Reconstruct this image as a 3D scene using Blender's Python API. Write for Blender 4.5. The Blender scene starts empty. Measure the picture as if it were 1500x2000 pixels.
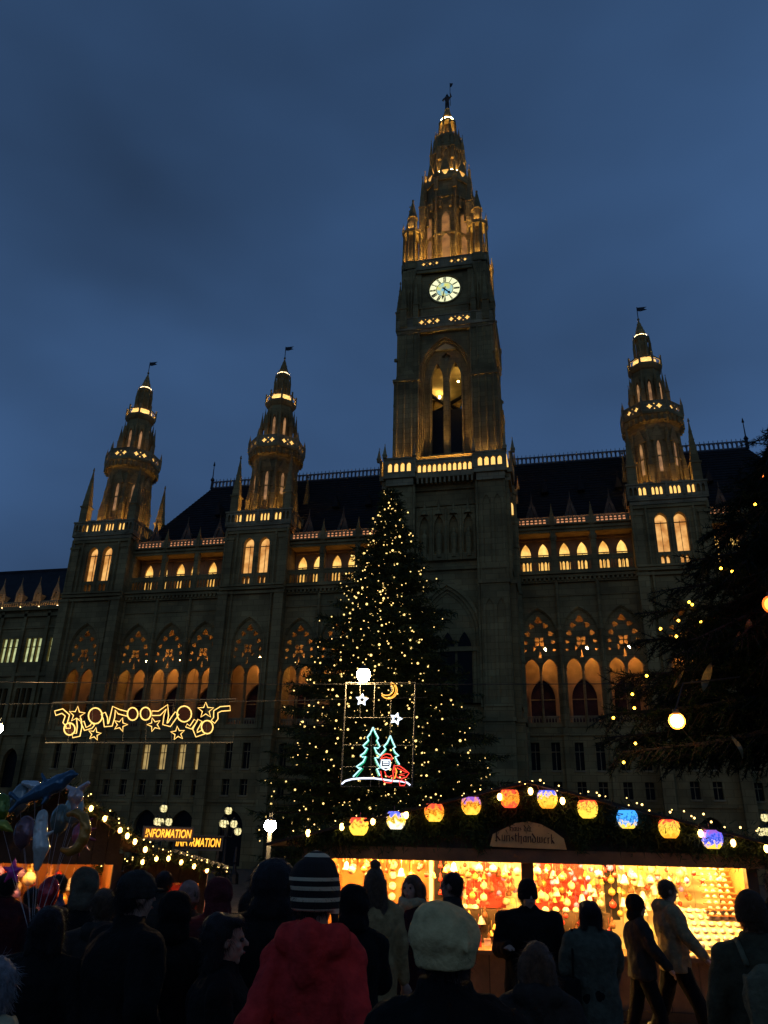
import bpy, math, random
import numpy as np
from mathutils import Vector, Matrix, noise
from mathutils.geometry import tessellate_polygon
R = math.radians
random.seed(7); rng = np.random.default_rng(11)
S = bpy.context.scene
COL = S.collection

# ------------------------------------------------------------------ camera
CAM = Vector((9.93, -77.71, 2.0)); YAW, PITCH, ROLL, FPX = R(-12.75), R(23.42), R(1.37), 1521.0
_r0 = Vector((math.cos(YAW), -math.sin(YAW), 0))
_fw = Vector((math.sin(YAW)*math.cos(PITCH), math.cos(YAW)*math.cos(PITCH), math.sin(PITCH)))
_up0 = _r0.cross(_fw)
_rt = _r0*math.cos(ROLL) + _up0*math.sin(ROLL); _up = _up0*math.cos(ROLL) - _r0*math.sin(ROLL)
cd = bpy.data.cameras.new('camera'); cam = bpy.data.objects.new('camera', cd); COL.objects.link(cam)
cd.sensor_fit = 'VERTICAL'; cd.sensor_height = 36; cd.lens = FPX/2000*36; cd.clip_start = .05; cd.clip_end = 3000
m = Matrix((_rt, _up, -_fw)).transposed().to_4x4(); m.translation = CAM; cam.matrix_world = m
S.camera = cam
def at(px, py, r):
    """world point on the sight line of a photo pixel, r metres away over ground"""
    d = _rt*(px-750)/FPX - _up*(py-1000)/FPX + _fw
    return CAM + d*(r/math.hypot(d.x, d.y))

# ------------------------------------------------------------------ dusk sky, faint afterglow sun
SUN_E, SUN_R = R(-3.5), R(205)
W = bpy.data.worlds.new('World'); S.world = W; W.use_nodes = True
nt = W.node_tree; nt.nodes.clear()
def N(tree, t, **kw):
    n = tree.nodes.new(t)
    for k, v in kw.items(): setattr(n, k, v)
    return n
wo = N(nt, 'ShaderNodeOutputWorld'); bg = N(nt, 'ShaderNodeBackground'); nt.links.new(bg.outputs[0], wo.inputs[0])
tc = N(nt, 'ShaderNodeTexCoord')
sky = N(nt, 'ShaderNodeTexSky', sky_type='NISHITA', sun_disc=False, sun_elevation=SUN_E, sun_rotation=SUN_R)
mp = N(nt, 'ShaderNodeMapping'); mp.inputs['Scale'].default_value = (1.0, 1.0, 2.1); mp.inputs['Rotation'].default_value = (0.2, 0.5, .8)
nt.links.new(tc.outputs['Generated'], mp.inputs[0])
nz = N(nt, 'ShaderNodeTexNoise'); nz.inputs['Scale'].default_value = 1.35; nz.inputs['Detail'].default_value = 4; nz.inputs['Roughness'].default_value = .42
nt.links.new(mp.outputs[0], nz.inputs[0])
rp = N(nt, 'ShaderNodeValToRGB'); nt.links.new(nz.outputs[0], rp.inputs[0])
e = rp.color_ramp.elements; e[0].position = .3; e[0].color = (.021, .047, .104, 1); e[1].position = .72; e[1].color = (.059, .14, .32, 1)
mx = N(nt, 'ShaderNodeMix', data_type='RGBA', blend_type='ADD'); mx.inputs[0].default_value = .12
nt.links.new(rp.outputs[0], mx.inputs[6]); nt.links.new(sky.outputs[0], mx.inputs[7])
spz = N(nt, 'ShaderNodeSeparateXYZ'); nt.links.new(tc.outputs['Generated'], spz.inputs[0])
mr = N(nt, 'ShaderNodeMapRange'); nt.links.new(spz.outputs[2], mr.inputs[0])
for i_, v_ in ((1, .35), (2, .85), (3, 1.05), (4, .68)): mr.inputs[i_].default_value = v_
vm = N(nt, 'ShaderNodeVectorMath', operation='SCALE'); nt.links.new(mx.outputs[2], vm.inputs[0]); nt.links.new(mr.outputs[0], vm.inputs['Scale'])
nt.links.new(vm.outputs[0], bg.inputs[0]); bg.inputs[1].default_value = 1.0
sl = bpy.data.lights.new('sun', 'SUN'); sl.energy = .02; sl.angle = R(20); sl.color = (.75, .85, 1)
so = bpy.data.objects.new('sun', sl); COL.objects.link(so); so.rotation_euler = (R(70), 0, R(20))
S.view_settings.view_transform = 'Standard'; S.view_settings.look = 'None'; S.view_settings.exposure = 0; S.view_settings.gamma = 1
S.render.engine = 'CYCLES'; S.cycles.use_denoising = True; S.cycles.max_bounces = 5; S.cycles.diffuse_bounces = 3; S.cycles.sample_clamp_indirect = 6
S.cycles.use_light_tree = True; S.cycles.caustics_reflective = False; S.cycles.caustics_refractive = False

# ------------------------------------------------------------------ materials
MATS = {}
def mat(name, col, rough=.8, var=.3, scale=2., bump=.2, bscale=None, metal=0., emit=None, es=0., coords='Object', spec=.3, col2=None, sample=True):
    if name in MATS: return MATS[name]
    M = bpy.data.materials.new(name); M.use_nodes = True; t = M.node_tree; b = t.nodes['Principled BSDF']
    b.inputs['Roughness'].default_value = rough; b.inputs['Metallic'].default_value = metal; b.inputs['Specular IOR Level'].default_value = spec
    c = N(t, 'ShaderNodeTexCoord'); n = N(t, 'ShaderNodeTexNoise'); n.inputs['Scale'].default_value = scale; n.inputs['Detail'].default_value = 5
    if coords == 'World':
        g = N(t, 'ShaderNodeNewGeometry'); src = g.outputs['Position']
    else: src = c.outputs[coords]
    t.links.new(src, n.inputs[0])
    r = N(t, 'ShaderNodeValToRGB'); t.links.new(n.outputs[0], r.inputs[0])
    r.color_ramp.elements[0].position = .3; r.color_ramp.elements[1].position = .7
    c2 = col2 or [min(1, x*(1+var)) for x in col]
    r.color_ramp.elements[0].color = (*[x*(1-var) for x in col], 1); r.color_ramp.elements[1].color = (*c2, 1)
    t.links.new(r.outputs[0], b.inputs['Base Color'])
    if bump:
        n2 = N(t, 'ShaderNodeTexNoise'); n2.inputs['Scale'].default_value = bscale or scale*6; n2.inputs['Detail'].default_value = 3
        t.links.new(src, n2.inputs[0])
        bp = N(t, 'ShaderNodeBump'); bp.inputs['Strength'].default_value = bump; bp.inputs['Distance'].default_value = .03
        t.links.new(n2.outputs[0], bp.inputs['Height']); t.links.new(bp.outputs[0], b.inputs['Normal'])
    if emit:
        b.inputs['Emission Color'].default_value = (*emit, 1); b.inputs['Emission Strength'].default_value = es
        if not sample: M.cycles.emission_sampling = 'NONE'
    MATS[name] = M
    return M
def glow(name, col, es, var=.25, scale=3., sample=True, lo=None):
    """lit surface whose brightness varies a little over it"""
    if name in MATS: return MATS[name]
    M = bpy.data.materials.new(name); M.use_nodes = True; t = M.node_tree; b = t.nodes['Principled BSDF']
    b.inputs['Base Color'].default_value = (.05, .042, .035, 1); b.inputs['Roughness'].default_value = .3
    c = N(t, 'ShaderNodeTexCoord'); n = N(t, 'ShaderNodeTexNoise'); n.inputs['Scale'].default_value = scale; n.inputs['Detail'].default_value = 3
    t.links.new(c.outputs['Object'], n.inputs[0])
    r = N(t, 'ShaderNodeValToRGB'); t.links.new(n.outputs[0], r.inputs[0]); r.color_ramp.elements[0].position = .35; r.color_ramp.elements[1].position = .65
    r.color_ramp.elements[0].color = (*(lo or [x*(1-var) for x in col]), 1); r.color_ramp.elements[1].color = (*col, 1)
    t.links.new(r.outputs[0], b.inputs['Emission Color']); b.inputs['Emission Strength'].default_value = es
    if not sample: M.cycles.emission_sampling = 'NONE'
    MATS[name] = M
    return M

STONE = mat('weathered_sandstone', (.3, .212, .08), .9, .4, .3, .5, 5, coords='World')
STONE2 = mat('pale_sandstone_trim', (.35, .265, .13), .9, .3, .6, .4, 6, coords='World')
def ashlar(M, w, h, lo):
    t = M.node_tree; bs = t.nodes['Principled BSDF']; gp = N(t, 'ShaderNodeNewGeometry'); sp = N(t, 'ShaderNodeSeparateXYZ'); t.links.new(gp.outputs['Position'], sp.inputs[0])
    ad = N(t, 'ShaderNodeMath'); t.links.new(sp.outputs[0], ad.inputs[0]); t.links.new(sp.outputs[1], ad.inputs[1]); cb = N(t, 'ShaderNodeCombineXYZ'); t.links.new(ad.outputs[0], cb.inputs[0]); t.links.new(sp.outputs[2], cb.inputs[1])
    bk = N(t, 'ShaderNodeTexBrick'); bk.inputs['Scale'].default_value = 1; bk.inputs['Brick Width'].default_value = w; bk.inputs['Row Height'].default_value = h; bk.inputs['Mortar Size'].default_value = .03; bk.inputs['Color1'].default_value = (1, 1, 1, 1); bk.inputs['Color2'].default_value = (lo, lo, lo, 1); bk.inputs['Mortar'].default_value = (.6, .57, .55, 1)
    t.links.new(cb.outputs[0], bk.inputs[0]); mul = N(t, 'ShaderNodeMix', data_type='RGBA', blend_type='MULTIPLY'); mul.inputs[0].default_value = 1; src = bs.inputs['Base Color'].links[0].from_socket; t.links.new(src, mul.inputs[6]); t.links.new(bk.outputs[0], mul.inputs[7]); t.links.new(mul.outputs[2], bs.inputs['Base Color'])
ashlar(STONE, 1.3, .62, .7); ashlar(STONE2, 1.1, .5, .75)
SLATE = mat('dark_slate', (.016, .017, .019), .7, .3, 1.2, .5, 8, spec=.15)
IRON = mat('dark_iron', (.015, .016, .018), .5, .2, 3, .1)
LEADM = mat('grey_lead', (.12, .13, .14), .5, .3, 2, .2)
WARM = (1.0, .64, .22)
LAMPTUBE = mat('balcony_tube', (.8, .7, .5), .4, .05, 1, 0, emit=WARM, es=170)
TUBE2 = mat('turret_tube', (.8, .7, .5), .4, .05, 1, 0, emit=WARM, es=110)
PANEL = mat('slot_glow', (.8, .7, .5), .5, .05, 1, 0, emit=(1, .58, .15), es=1.25)  # glow for slots; sheets of it are added in place of lit wall
SIDETUBE = mat('side_tower_tube', (.8, .7, .5), .4, .05, 1, 0, emit=WARM, es=85)
LOGLAMP = mat('loggia_lamp_glass', (.8, .7, .5), .4, .05, 1, 0, emit=(1, .54, .18), es=250)

# ------------------------------------------------------------------ mesh building
def arch(cx, z0, w, zs, zt, n=6):
    """outline of a pointed-arch opening, counter-clockwise from the lower left"""
    h = zt-zs; Rr = (w*w/4+h*h)/w
    pts = [(cx-w/2, z0), (cx+w/2, z0)]
    a1 = math.atan2(h, Rr-w/2)
    right = [(cx+w/2-Rr+Rr*math.cos(a1*i/n), zs+Rr*math.sin(a1*i/n)) for i in range(n+1)]
    pts += right + [(2*cx-x, z) for x, z in reversed(right[:-1])]
    return pts
def rect(x0, x1, z0, z1): return [(x0, z0), (x1, z0), (x1, z1), (x0, z1)]
def foil(cx, cz, r, k=4, n=16, d=.28, rot=0): return [(cx+r*(1+d*math.cos(k*(t+rot)))*math.cos(t), cz+r*(1+d*math.cos(k*(t+rot)))*math.sin(t)) for t in [2*math.pi*i/n for i in range(n)]]
class MB:
    def __init__(s): s.v = []; s.f = []; s.M = Matrix()
    def add(s, vs, fs):
        o = len(s.v); s.v += [tuple(s.M @ Vector(v)) for v in vs]; s.f += [tuple(i+o for i in f) for f in fs]; return s
    def box(s, x0, x1, y0, y1, z0, z1):
        return s.add([(x0,y0,z0),(x1,y0,z0),(x1,y1,z0),(x0,y1,z0),(x0,y0,z1),(x1,y0,z1),(x1,y1,z1),(x0,y1,z1)],
                     [(0,3,2,1),(4,5,6,7),(0,1,5,4),(1,2,6,5),(2,3,7,6),(3,0,4,7)])
    def lathe(s, prof, n=8, cx=0, cy=0, rot=0., a0=0., a1=2*math.pi, sx=1., sy=1.):
        vs = []; fs = []; full = abs(a1-a0-2*math.pi) < 1e-6; k = n if full else n+1
        for r, z in prof:
            for i in range(k):
                a = rot+a0+(a1-a0)*i/n; vs.append((cx+r*math.cos(a)*sx, cy+r*math.sin(a)*sy, z))
        for j in range(len(prof)-1):
            for i in range(n):
                i2 = (i+1) % k; fs.append((j*k+i, j*k+i2, (j+1)*k+i2, (j+1)*k+i))
        if full and prof[0][0] > 1e-4: fs.append(tuple(reversed(range(k))))
        if full and prof[-1][0] > 1e-4: fs.append(tuple((len(prof)-1)*k+i for i in range(k)))
        return s.add(vs, fs)
    def tube(s, pts, r, n=5, closed=False):
        P = [Vector(p) for p in pts]; L = len(P); vs = []; fs = []
        rr = r if hasattr(r, '__len__') else [r]*L
        prev = None
        for i, p in enumerate(P):
            t = (P[(i+1) % L]-P[i-1]) if closed else (P[min(i+1, L-1)]-P[max(i-1, 0)])
            if t.length < 1e-9: t = Vector((0, 0, 1))
            t.normalize()
            u = prev if prev is not None else (Vector((0, 0, 1)) if abs(t.z) < .9 else Vector((1, 0, 0)))
            u = (u-t*u.dot(t)); u = u.normalized() if u.length > 1e-6 else t.orthogonal().normalized(); prev = u; w = t.cross(u)
            for k in range(n):
                a = 2*math.pi*k/n; vs.append(p+(u*math.cos(a)+w*math.sin(a))*rr[i])
        for i in range(L if closed else L-1):
            j = (i+1) % L
            for k in range(n): fs.append((i*n+k, i*n+(k+1) % n, j*n+(k+1) % n, j*n+k))
        if not closed: fs.append(tuple(reversed(range(n)))); fs.append(tuple((L-1)*n+k for k in range(n)))
        return s.add(vs, fs)
    def slab(s, outer, holes=(), y0=0., y1=.3):
        loops = [list(outer)]+[list(h) for h in holes]
        flat = [p for l in loops for p in l]; nP = len(flat)
        tris = tessellate_polygon([[Vector((x, z, 0)) for x, z in l] for l in loops])
        vs = [(x, y0, z) for x, z in flat]+[(x, y1, z) for x, z in flat]; fs = []
        for t in tris:
            a, b, c = [flat[i] for i in t]
            if (b[0]-a[0])*(c[1]-a[1])-(b[1]-a[1])*(c[0]-a[0]) < 0: t = (t[0], t[2], t[1])
            fs.append(tuple(t)); fs.append((t[0]+nP, t[2]+nP, t[1]+nP))
        o = 0
        for l in loops:
            k = len(l)
            for i in range(k): a, b = o+i, o+(i+1) % k; fs.append((a, a+nP, b+nP, b))
            o += k
        return s.add(vs, fs)
    def ball(s, c, r, n=8, m=5):
        r = r if hasattr(r, '__len__') else (r, r, r); vs = [(c[0], c[1], c[2]-r[2])]; fs = []
        for j in range(1, m):
            t = math.pi*j/m
            for i in range(n):
                a = 2*math.pi*i/n; vs.append((c[0]+r[0]*math.sin(t)*math.cos(a), c[1]+r[1]*math.sin(t)*math.sin(a), c[2]-r[2]*math.cos(t)))
        vs.append((c[0], c[1], c[2]+r[2])); top = len(vs)-1
        for i in range(n): fs.append((0, 1+(i+1) % n, 1+i)); fs.append((top, top-n+i, top-n+(i+1) % n))
        for j in range(m-2):
            for i in range(n): fs.append((1+j*n+i, 1+j*n+(i+1) % n, 1+(j+1)*n+(i+1) % n, 1+(j+1)*n+i))
        return s.add(vs, fs)
    def cap(s, p, q, r0, r1, n=8):
        p, q = Vector(p), Vector(q); s.tube([p, q], [r0, r1], n); s.ball(p, r0, n, 6); s.ball(q, r1, n, 6); return s
    def mesh(s, name, material, smooth=False):
        me = bpy.data.meshes.new(name); me.from_pydata(s.v, [], s.f)
        if material: me.materials.append(material)
        if smooth: me.polygons.foreach_set('use_smooth', [True]*len(me.polygons))
        me.update(); return me
    def build(s, name, material, parent=None, smooth=False, kind=None, loc=None):
        o = bpy.data.objects.new(name, s.mesh(name, material, smooth)); COL.objects.link(o)
        if parent: o.parent = parent
        if kind: o['kind'] = kind
        if loc: o.location = loc
        return o
def tag(o, label, cat, group=None, kind=None):
    o['label'] = label; o['category'] = cat
    if group: o['group'] = group
    if kind: o['kind'] = kind
    return o
def empty(name, loc=(0, 0, 0), rz=0., parent=None):
    o = bpy.data.objects.new(name, None); COL.objects.link(o); o.location = loc; o.rotation_euler = (0, 0, rz); o.empty_display_size = .3
    if parent: o.parent = parent
    return o
def copy_tree(o, parent=None, loc=None):
    c = o.copy(); COL.objects.link(c); c.parent = parent
    if loc is not None: c.location = loc
    for ch in list(o.children):
        if ch.parent == o: copy_tree(ch, c)
    return c
def rotz(a, c=(0, 0, 0)):
    return Matrix.Translation(c) @ Matrix.Rotation(a, 4, 'Z') @ Matrix.Translation(-Vector(c))
TMPS = bpy.data.scenes.new('scratch')
def voxel(mb, name, material, size, parent=None, smooth_it=3, wrinkle=0., wscale=8., stretch=.5):
    """one closed skin round overlapping shapes"""
    me0 = mb.mesh('tmp', None); o = bpy.data.objects.new('tmp', me0); TMPS.collection.objects.link(o)
    md = o.modifiers.new('r', 'REMESH'); md.mode = 'VOXEL'; md.voxel_size = size
    sm = o.modifiers.new('s', 'SMOOTH'); sm.factor = .5; sm.iterations = smooth_it
    with bpy.context.temp_override(scene=TMPS, view_layer=TMPS.view_layers[0]):
        dg = bpy.context.evaluated_depsgraph_get(); me = bpy.data.meshes.new_from_object(o.evaluated_get(dg)); me.name = name
    bpy.data.objects.remove(o); bpy.data.meshes.remove(me0)
    me.materials.clear(); me.materials.append(material)
    if wrinkle:
        co = np.empty(len(me.vertices)*3); no = np.empty(len(me.vertices)*3)
        me.vertices.foreach_get('co', co); me.vertices.foreach_get('normal', no); co = co.reshape(-1, 3); no = no.reshape(-1, 3)
        d = np.array([noise.noise(Vector((c[0]*wscale, c[1]*wscale, c[2]*wscale*stretch)))+.5*noise.noise(Vector((c[0]*wscale*2.1+3, c[1]*wscale*2.1, c[2]*wscale*1.2))) for c in co])
        me.vertices.foreach_set('co', (co+no*d[:, None]*wrinkle).ravel())
    me.polygons.foreach_set('use_smooth', [True]*len(me.polygons)); me.update()
    ob = bpy.data.objects.new(name, me); COL.objects.link(ob)
    if parent: ob.parent = parent
    return ob

# ------------------------------------------------------------------ ground
GR = mat('square_paving', (.11, .085, .055), .75, .35, 1.3, .5, 14, coords='World', spec=.4)
t = GR.node_tree; bs = t.nodes['Principled BSDF']; gp = N(t, 'ShaderNodeNewGeometry'); bk = N(t, 'ShaderNodeTexBrick'); bk.inputs['Scale'].default_value = 1.0; bk.inputs['Brick Width'].default_value = .6; bk.inputs['Row Height'].default_value = .4; bk.inputs['Mortar Size'].default_value = .012
t.links.new(gp.outputs['Position'], bk.inputs[0]); bk.inputs['Color1'].default_value = (1, 1, 1, 1); bk.inputs['Color2'].default_value = (.7, .7, .7, 1); bk.inputs['Mortar'].default_value = (.3, .3, .3, 1)
mul = N(t, 'ShaderNodeMix', data_type='RGBA', blend_type='MULTIPLY'); mul.inputs[0].default_value = 1; src = bs.inputs['Base Color'].links[0].from_socket; t.links.new(src, mul.inputs[6]); t.links.new(bk.outputs[0], mul.inputs[7]); t.links.new(mul.outputs[2], bs.inputs['Base Color'])
gm = MB(); gm.add([(-600, -300, 0), (600, -300, 0), (600, 900, 0), (-600, 900, 0)], [(0, 1, 2, 3)])
g = gm.build('ground', GR); g['kind'] = 'structure'; g['label'] = 'dim paved square in front of the city hall'
# ------------------------------------------------------------------ city hall
CH = empty('city_hall', (0, 0, 0))
tag(CH, 'large neo-gothic stone city hall with lit balconies, tall clock tower and slender side towers', 'building')
GOLDWIN = glow('lit_window_gold', (1.0, .60, .15), 1.45, .35, 1.1, lo=(.6, .28, .05))
TOWWIN = glow('lit_window_amber', (1.0, .52, .15), 1.05, .4, .8, lo=(.5, .19, .035))
ROOMWIN = glow('lit_office_window', (.9, .62, .22), .5, .5, 1.2)
GREENWIN = glow('lit_window_greenish', (.85, .95, .45), .75, .5, 1.1)
DIMWIN = glow('faint_lancet', (1.0, .5, .2), .42, .6, 1.5)
CURTAIN = mat('dark_purple_glass', (.035, .016, .02), .6, .4, 1.5, .1, spec=.15)
DGLASS = mat('dark_window_glass', (.012, .012, .011), .6, .2, 1, 0, spec=.1)
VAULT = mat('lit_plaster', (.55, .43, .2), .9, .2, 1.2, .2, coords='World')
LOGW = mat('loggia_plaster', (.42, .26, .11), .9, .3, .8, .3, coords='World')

def slot_row(x0, x1, n, z0, z1, w=.34):
    st = (x1-x0)/n
    return [arch(x0+st*(i+.5), z0, min(w, st*.68), z1-.3, z1, 3) for i in range(n)]
def quat_row(x0, x1, z0, z1):
    h = z1-z0; n = max(1, round((x1-x0)/(h*.95))); st = (x1-x0)/n; out = []
    for i in range(n):
        c = x0+st*(i+.5); out.append(foil(c, (z0+z1)/2, h*.27, 4, 16, .3))
    for i in range(n+1):
        c = x0+st*i; s_ = h*.13
        if 0 < i < n: out += [[(c, z0+.02*h+s_*k-s_), (c+s_, z0+.02*h+s_*k), (c, z0+.02*h+s_*k+s_), (c-s_, z0+.02*h+s_*k)] for k in (1.2, 6.1)]
    return out
def pinnacle(mb, x, y, z0, w, hs, hp, n=4):
    """square shaft with a crocketed pyramid"""
    r = w*.707
    mb.lathe([(r, z0), (r, z0+hs), (r*1.22, z0+hs), (r*1.22, z0+hs+w*.18), (r*.92, z0+hs+w*.2), (r*.06, z0+hs+hp)], n, x, y, R(45) if n == 4 else R(22.5))
    for k in range(4):
        t = .15+.2*k; rr = r*.92*(1-t)
        for a in range(4):
            an = a*math.pi/2+(R(45) if n == 4 else 0)
            mb.ball((x+rr*math.cos(an), y+rr*math.sin(an), z0+hs+hp*t), w*.1, 4, 3)
    mb.ball((x, y, z0+hs+hp), w*.16, 5, 3); mb.ball((x, y, z0+hs+hp+w*.25), w*.1, 4, 3)
def vane(parent, x, y, z0, h, s=1.):
    mb = MB(); mb.tube([(x, y, z0), (x, y, z0+h)], .05*s, 5); mb.build('flagpole', IRON, parent)
    mb = MB(); mb.slab([(x, z0+h-.55*s), (x+.35*s, z0+h-.65*s), (x+1.1*s, z0+h-.5*s), (x+.75*s, z0+h-.3*s), (x+1.1*s, z0+h-.1*s), (x, z0+h-.08*s)], (), y-.03, y+.03); mb.build('weather_vane', IRON, parent)

# ---- main tower
TY = .6
MT = empty('main_tower', (0, 0, 0), parent=CH)
def four(fn, ks=(0, 1, 3)):
    for k in ks: fn(rotz(k*math.pi/2, (0, TY, 0)), k)
# lower block, sunk into the facade line
HB = 6.0; FB = TY-HB
mb = MB(); mb.box(-HB+.6, HB-.6, FB+.7, TY+HB, -.5, 37.4)
def low(Mx, k):
    mb.M = Mx
    for sx in (-1, 1):                                      # corner buttresses, stepped back upwards
        for (z0, z1, p) in ((-.5, 13, 1.0), (13, 26, .7), (26, 37.4, .42)):
            a, b = sorted((sx*(HB-2.6), sx*(HB+.12))); mb.box(a, b, FB-p, FB+1.0, z0, z1)
            mb.box(a-.12, b+.12, FB-p-.14, FB+.2, z1-.35, z1)
        for xx in (HB-2.75, HB-.05):
            mb.tube([(sx*xx, FB-.32, 14), (sx*xx, FB-.32, 36.8)], .16, 6)
    for sx in (-1, 1):
        for (z0, z1, p) in ((14, 25, .7), (27.2, 36, .42)):
            xc = sx*(HB-1.24); mb.slab(rect(xc-1.2, xc+1.2, z0, z1), [arch(xc-.55, z0+.5, .8, z1-1.9, z1-.9, 4), arch(xc+.55, z0+.5, .8, z1-1.9, z1-.9, 4)], FB-p-.1, FB-p-.01)
    for z in (13.0, 19.4, 27.6, 34.6, 36.4): mb.box(-HB+.5, HB-.5, FB+.42, FB+.9, z, z+.45)
    # great window with its arch rings, statue niches above it
    for i, q in enumerate((0, .22, .44)): mb.slab(arch(0, 14.5, 6.7-q*3, 20.9, 26.6-q*1.5, 8), [arch(0, 14.5, 6.2-q*3, 20.9, 25.9-q*1.5, 8)], FB+.15+q, FB+.6+q)
    for i in range(4):
        x = -2.25+1.5*i
        mb.slab(rect(x-.72, x+.72, 28.6, 34.4), [arch(x, 29.3, 1.0, 32.2, 33.5, 4)], FB+.3, FB+.72)
        mb.tube([(x-.75, FB+.18, 28.5), (x-.75, FB+.18, 34.3)], .11, 5)
        mb.lathe([(.5, 33.5), (.2, 34.0), (.03, 35.3)], 6, x, FB+.35)
        mb.lathe([(.3, 28.9), (.26, 29.5), (.32, 30.6), (.34, 31.3), (.16, 31.5), (.17, 31.9), (.05, 32.1)], 7, x, FB+.42)
four(low); mb.build('lower_block', STONE, MT)
mb = MB()
for x in (-1.6, 0, 1.6): mb.slab(arch(x, 14.6, 1.35, 19.5, 21.3, 5), (), FB+.55, FB+.66)
mb.build('great_window', DGLASS, MT)
# first balcony
Z0 = 37.4
FBB = FB-.5
def balc0(Mx, k):
    mb = MB(); mb.M = Mx
    mb.box(-3.0, 3.0, FBB-.15, FBB+1.3, Z0, Z0+.5)
    for i in range(13): mb.box(-2.9+i*.47, -2.72+i*.47, FBB-.1, FBB+.4, Z0-.6, Z0)
    mb.slab(rect(-3.0, 3.0, Z0+.5, Z0+1.95), slot_row(-2.9, 2.9, 11, Z0+.66, Z0+1.6, .36), FBB-.12, FBB+.12)
    mb.box(-3.05, 3.05, FBB-.2, FBB+.22, Z0+1.95, Z0+2.12)
    mb.build('balustrade', STONE2, MT)
    for sx in (-1, 1):
        mb = MB(); mb.M = Mx
        a, b = sorted((sx*3.02, sx*(HB+.4)))
        if True:
            mb.box(a, b, FBB-.42, FBB+1.2, Z0+.1, Z0+.62); mb.box(a+.25, b-.25, FBB-.2, FBB+1, Z0-.7, Z0+.1)
            mb.slab(rect(a, b, Z0+.62, Z0+2.25), slot_row(a+.35, b-.35, 4, Z0+.8, Z0+1.85, .44), FBB-.42, FBB-.2)
            mb.box(a-.06, b+.06, FBB-.5, FBB-.12, Z0+2.25, Z0+2.45)
        pinnacle(mb, sx*(HB+.25), FBB-.55, Z0+2.4, .4, .3, 1.3); pinnacle(mb, sx*3.1, FBB-.55, Z0+2.4, .34, .3, 1.4)
        mb.slab(rect(sx*3.02-.1, sx*3.02+.1, Z0+.62, Z0+2.25), (), FBB-.5, FBB+.3)
        mb.build('balcony_box', STONE2, MT)
        mb = MB(); mb.M = Mx; mb.box(a+.3, b-.3, FBB+.1, FBB+.14, Z0+.7, Z0+2.3); mb.build('lit_wall_standin', PANEL, MT)  # glowing sheet added so the box slots look bright
    mb = MB(); mb.M = Mx
    mb.tube([(-5.3, FBB+.4, Z0+.62), (5.3, FBB+.4, Z0+.62)], .07, 6); mb.build('balcony_lamp', LAMPTUBE, MT)
    mb = MB(); mb.M = Mx; mb.box(-2.9, 2.9, FBB+.26, FBB+.3, Z0+.6, Z0+2.0); mb.build('lit_wall_standin', PANEL, MT)  # added sheet in place of the lamplit shaft wall
four(balc0)
# slim stair turrets where the tower meets the facade
for sx in (-1, 1):
    mb = MB(); mb.box(min(sx*5.2, sx*6.62), max(sx*5.2, sx*6.62), .1, 3, -.5, 36.2); mb.lathe([(.72, -.5), (.72, 12.5), (.62, 12.8), (.62, 33.6), (.78, 33.8), (.78, 34.4), (.55, 34.5), (.5, 37.2), (.62, 37.3), (.5, 37.6), (.03, 41.2)], 8, sx*6.45, -.35, R(22.5))
    for z in (19, 26, 31): mb.lathe([(.62, z), (.72, z+.1), (.72, z+.3), (.62, z+.4)], 8, sx*6.45, -.35, R(22.5))
    mb.build('stair_turret', STONE, MT)
    mb = MB(); mb.slab(arch(sx*6.45, 34.8, .34, 35.8, 36.2, 3), (), -.95, -.9); mb.build('stair_light', PANEL, MT)
# belfry shaft
HS = 5.35; FS = TY-HS; ZA, ZB = 37.9, 57.0
def shaft(Mx, k):
    mb = MB(); mb.M = Mx
    mb.slab(rect(-3.5, 3.5, ZA, ZB), [arch(0, 40.6, 5.6, 51.4, 55.9, 9)], FS+.35, FS+.95)      # recessed great arch
    for i, q in enumerate((.0, .28, .56)): mb.slab(arch(0, 40.6, 5.9-q, 51.4, 56.2-q*.8, 9), [arch(0, 40.65, 5.5-q, 51.4, 55.75-q*.8, 9)], FS+.18+i*.25, FS+.5+i*.25)
    holes = [arch(-1.02, 41.3, 1.3, 50.6, 52.9, 5), arch(1.02, 41.3, 1.3, 50.6, 52.9, 5), foil(0, 53.7, .42, 4, 16)]
    mb.slab(arch(0, 40.7, 5.5, 51.4, 55.7, 9), holes, FS+1.05, FS+1.5)
    for x in (-1.85, -.2, .2, 1.85): mb.tube([(x, FS+.98, 41), (x, FS+.98, 51)], .1, 6)
    mb.box(-.16, .16, FS+.85, FS+1.3, 40.8, 52)
    mb.box(-2.9, 2.9, FS+.3, FS+1.2, 40.2, 40.75)
    mb.build('belfry_screen', STONE, MT)
    mb = MB(); mb.M = Mx
    for sx in (-1, 1):
        for (z0, z1, p) in ((ZA, 50.3, .28), (50.3, ZB, .0)):
            a, b = sorted((sx*2.95, sx*(HS+p+.05))); mb.box(a, b, FS-p, FS+1.6, z0, z1)
            mb.box(a-.1, b+.16, FS-p-.2, FS+.3, z1-.35, z1)
        for j, xx in enumerate((3.0, 3.75, 4.55, 5.35)): mb.tube([(sx*xx, FS-.3, ZA), (sx*xx, FS-.3, 50.1)], .15, 6); mb.tube([(sx*xx*.985, FS-.06, 50.4), (sx*xx*.985, FS-.06, 56.7)], .12, 6)
        for z in (44, 47, 53): mb.ball((sx*(HS+.22), FS-.2, z), .26, 5, 3)
        mb.slab([(sx*3.2, 50.4), (sx*5.2, 50.4), (sx*4.2, 52.6)] if sx > 0 else [(sx*5.2, 50.4), (sx*3.2, 50.4), (sx*4.2, 52.6)], (), FS-.3, FS)
    mb.build('corner_buttress', STONE, MT)
four(shaft, (0, 1, 2, 3))
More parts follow.
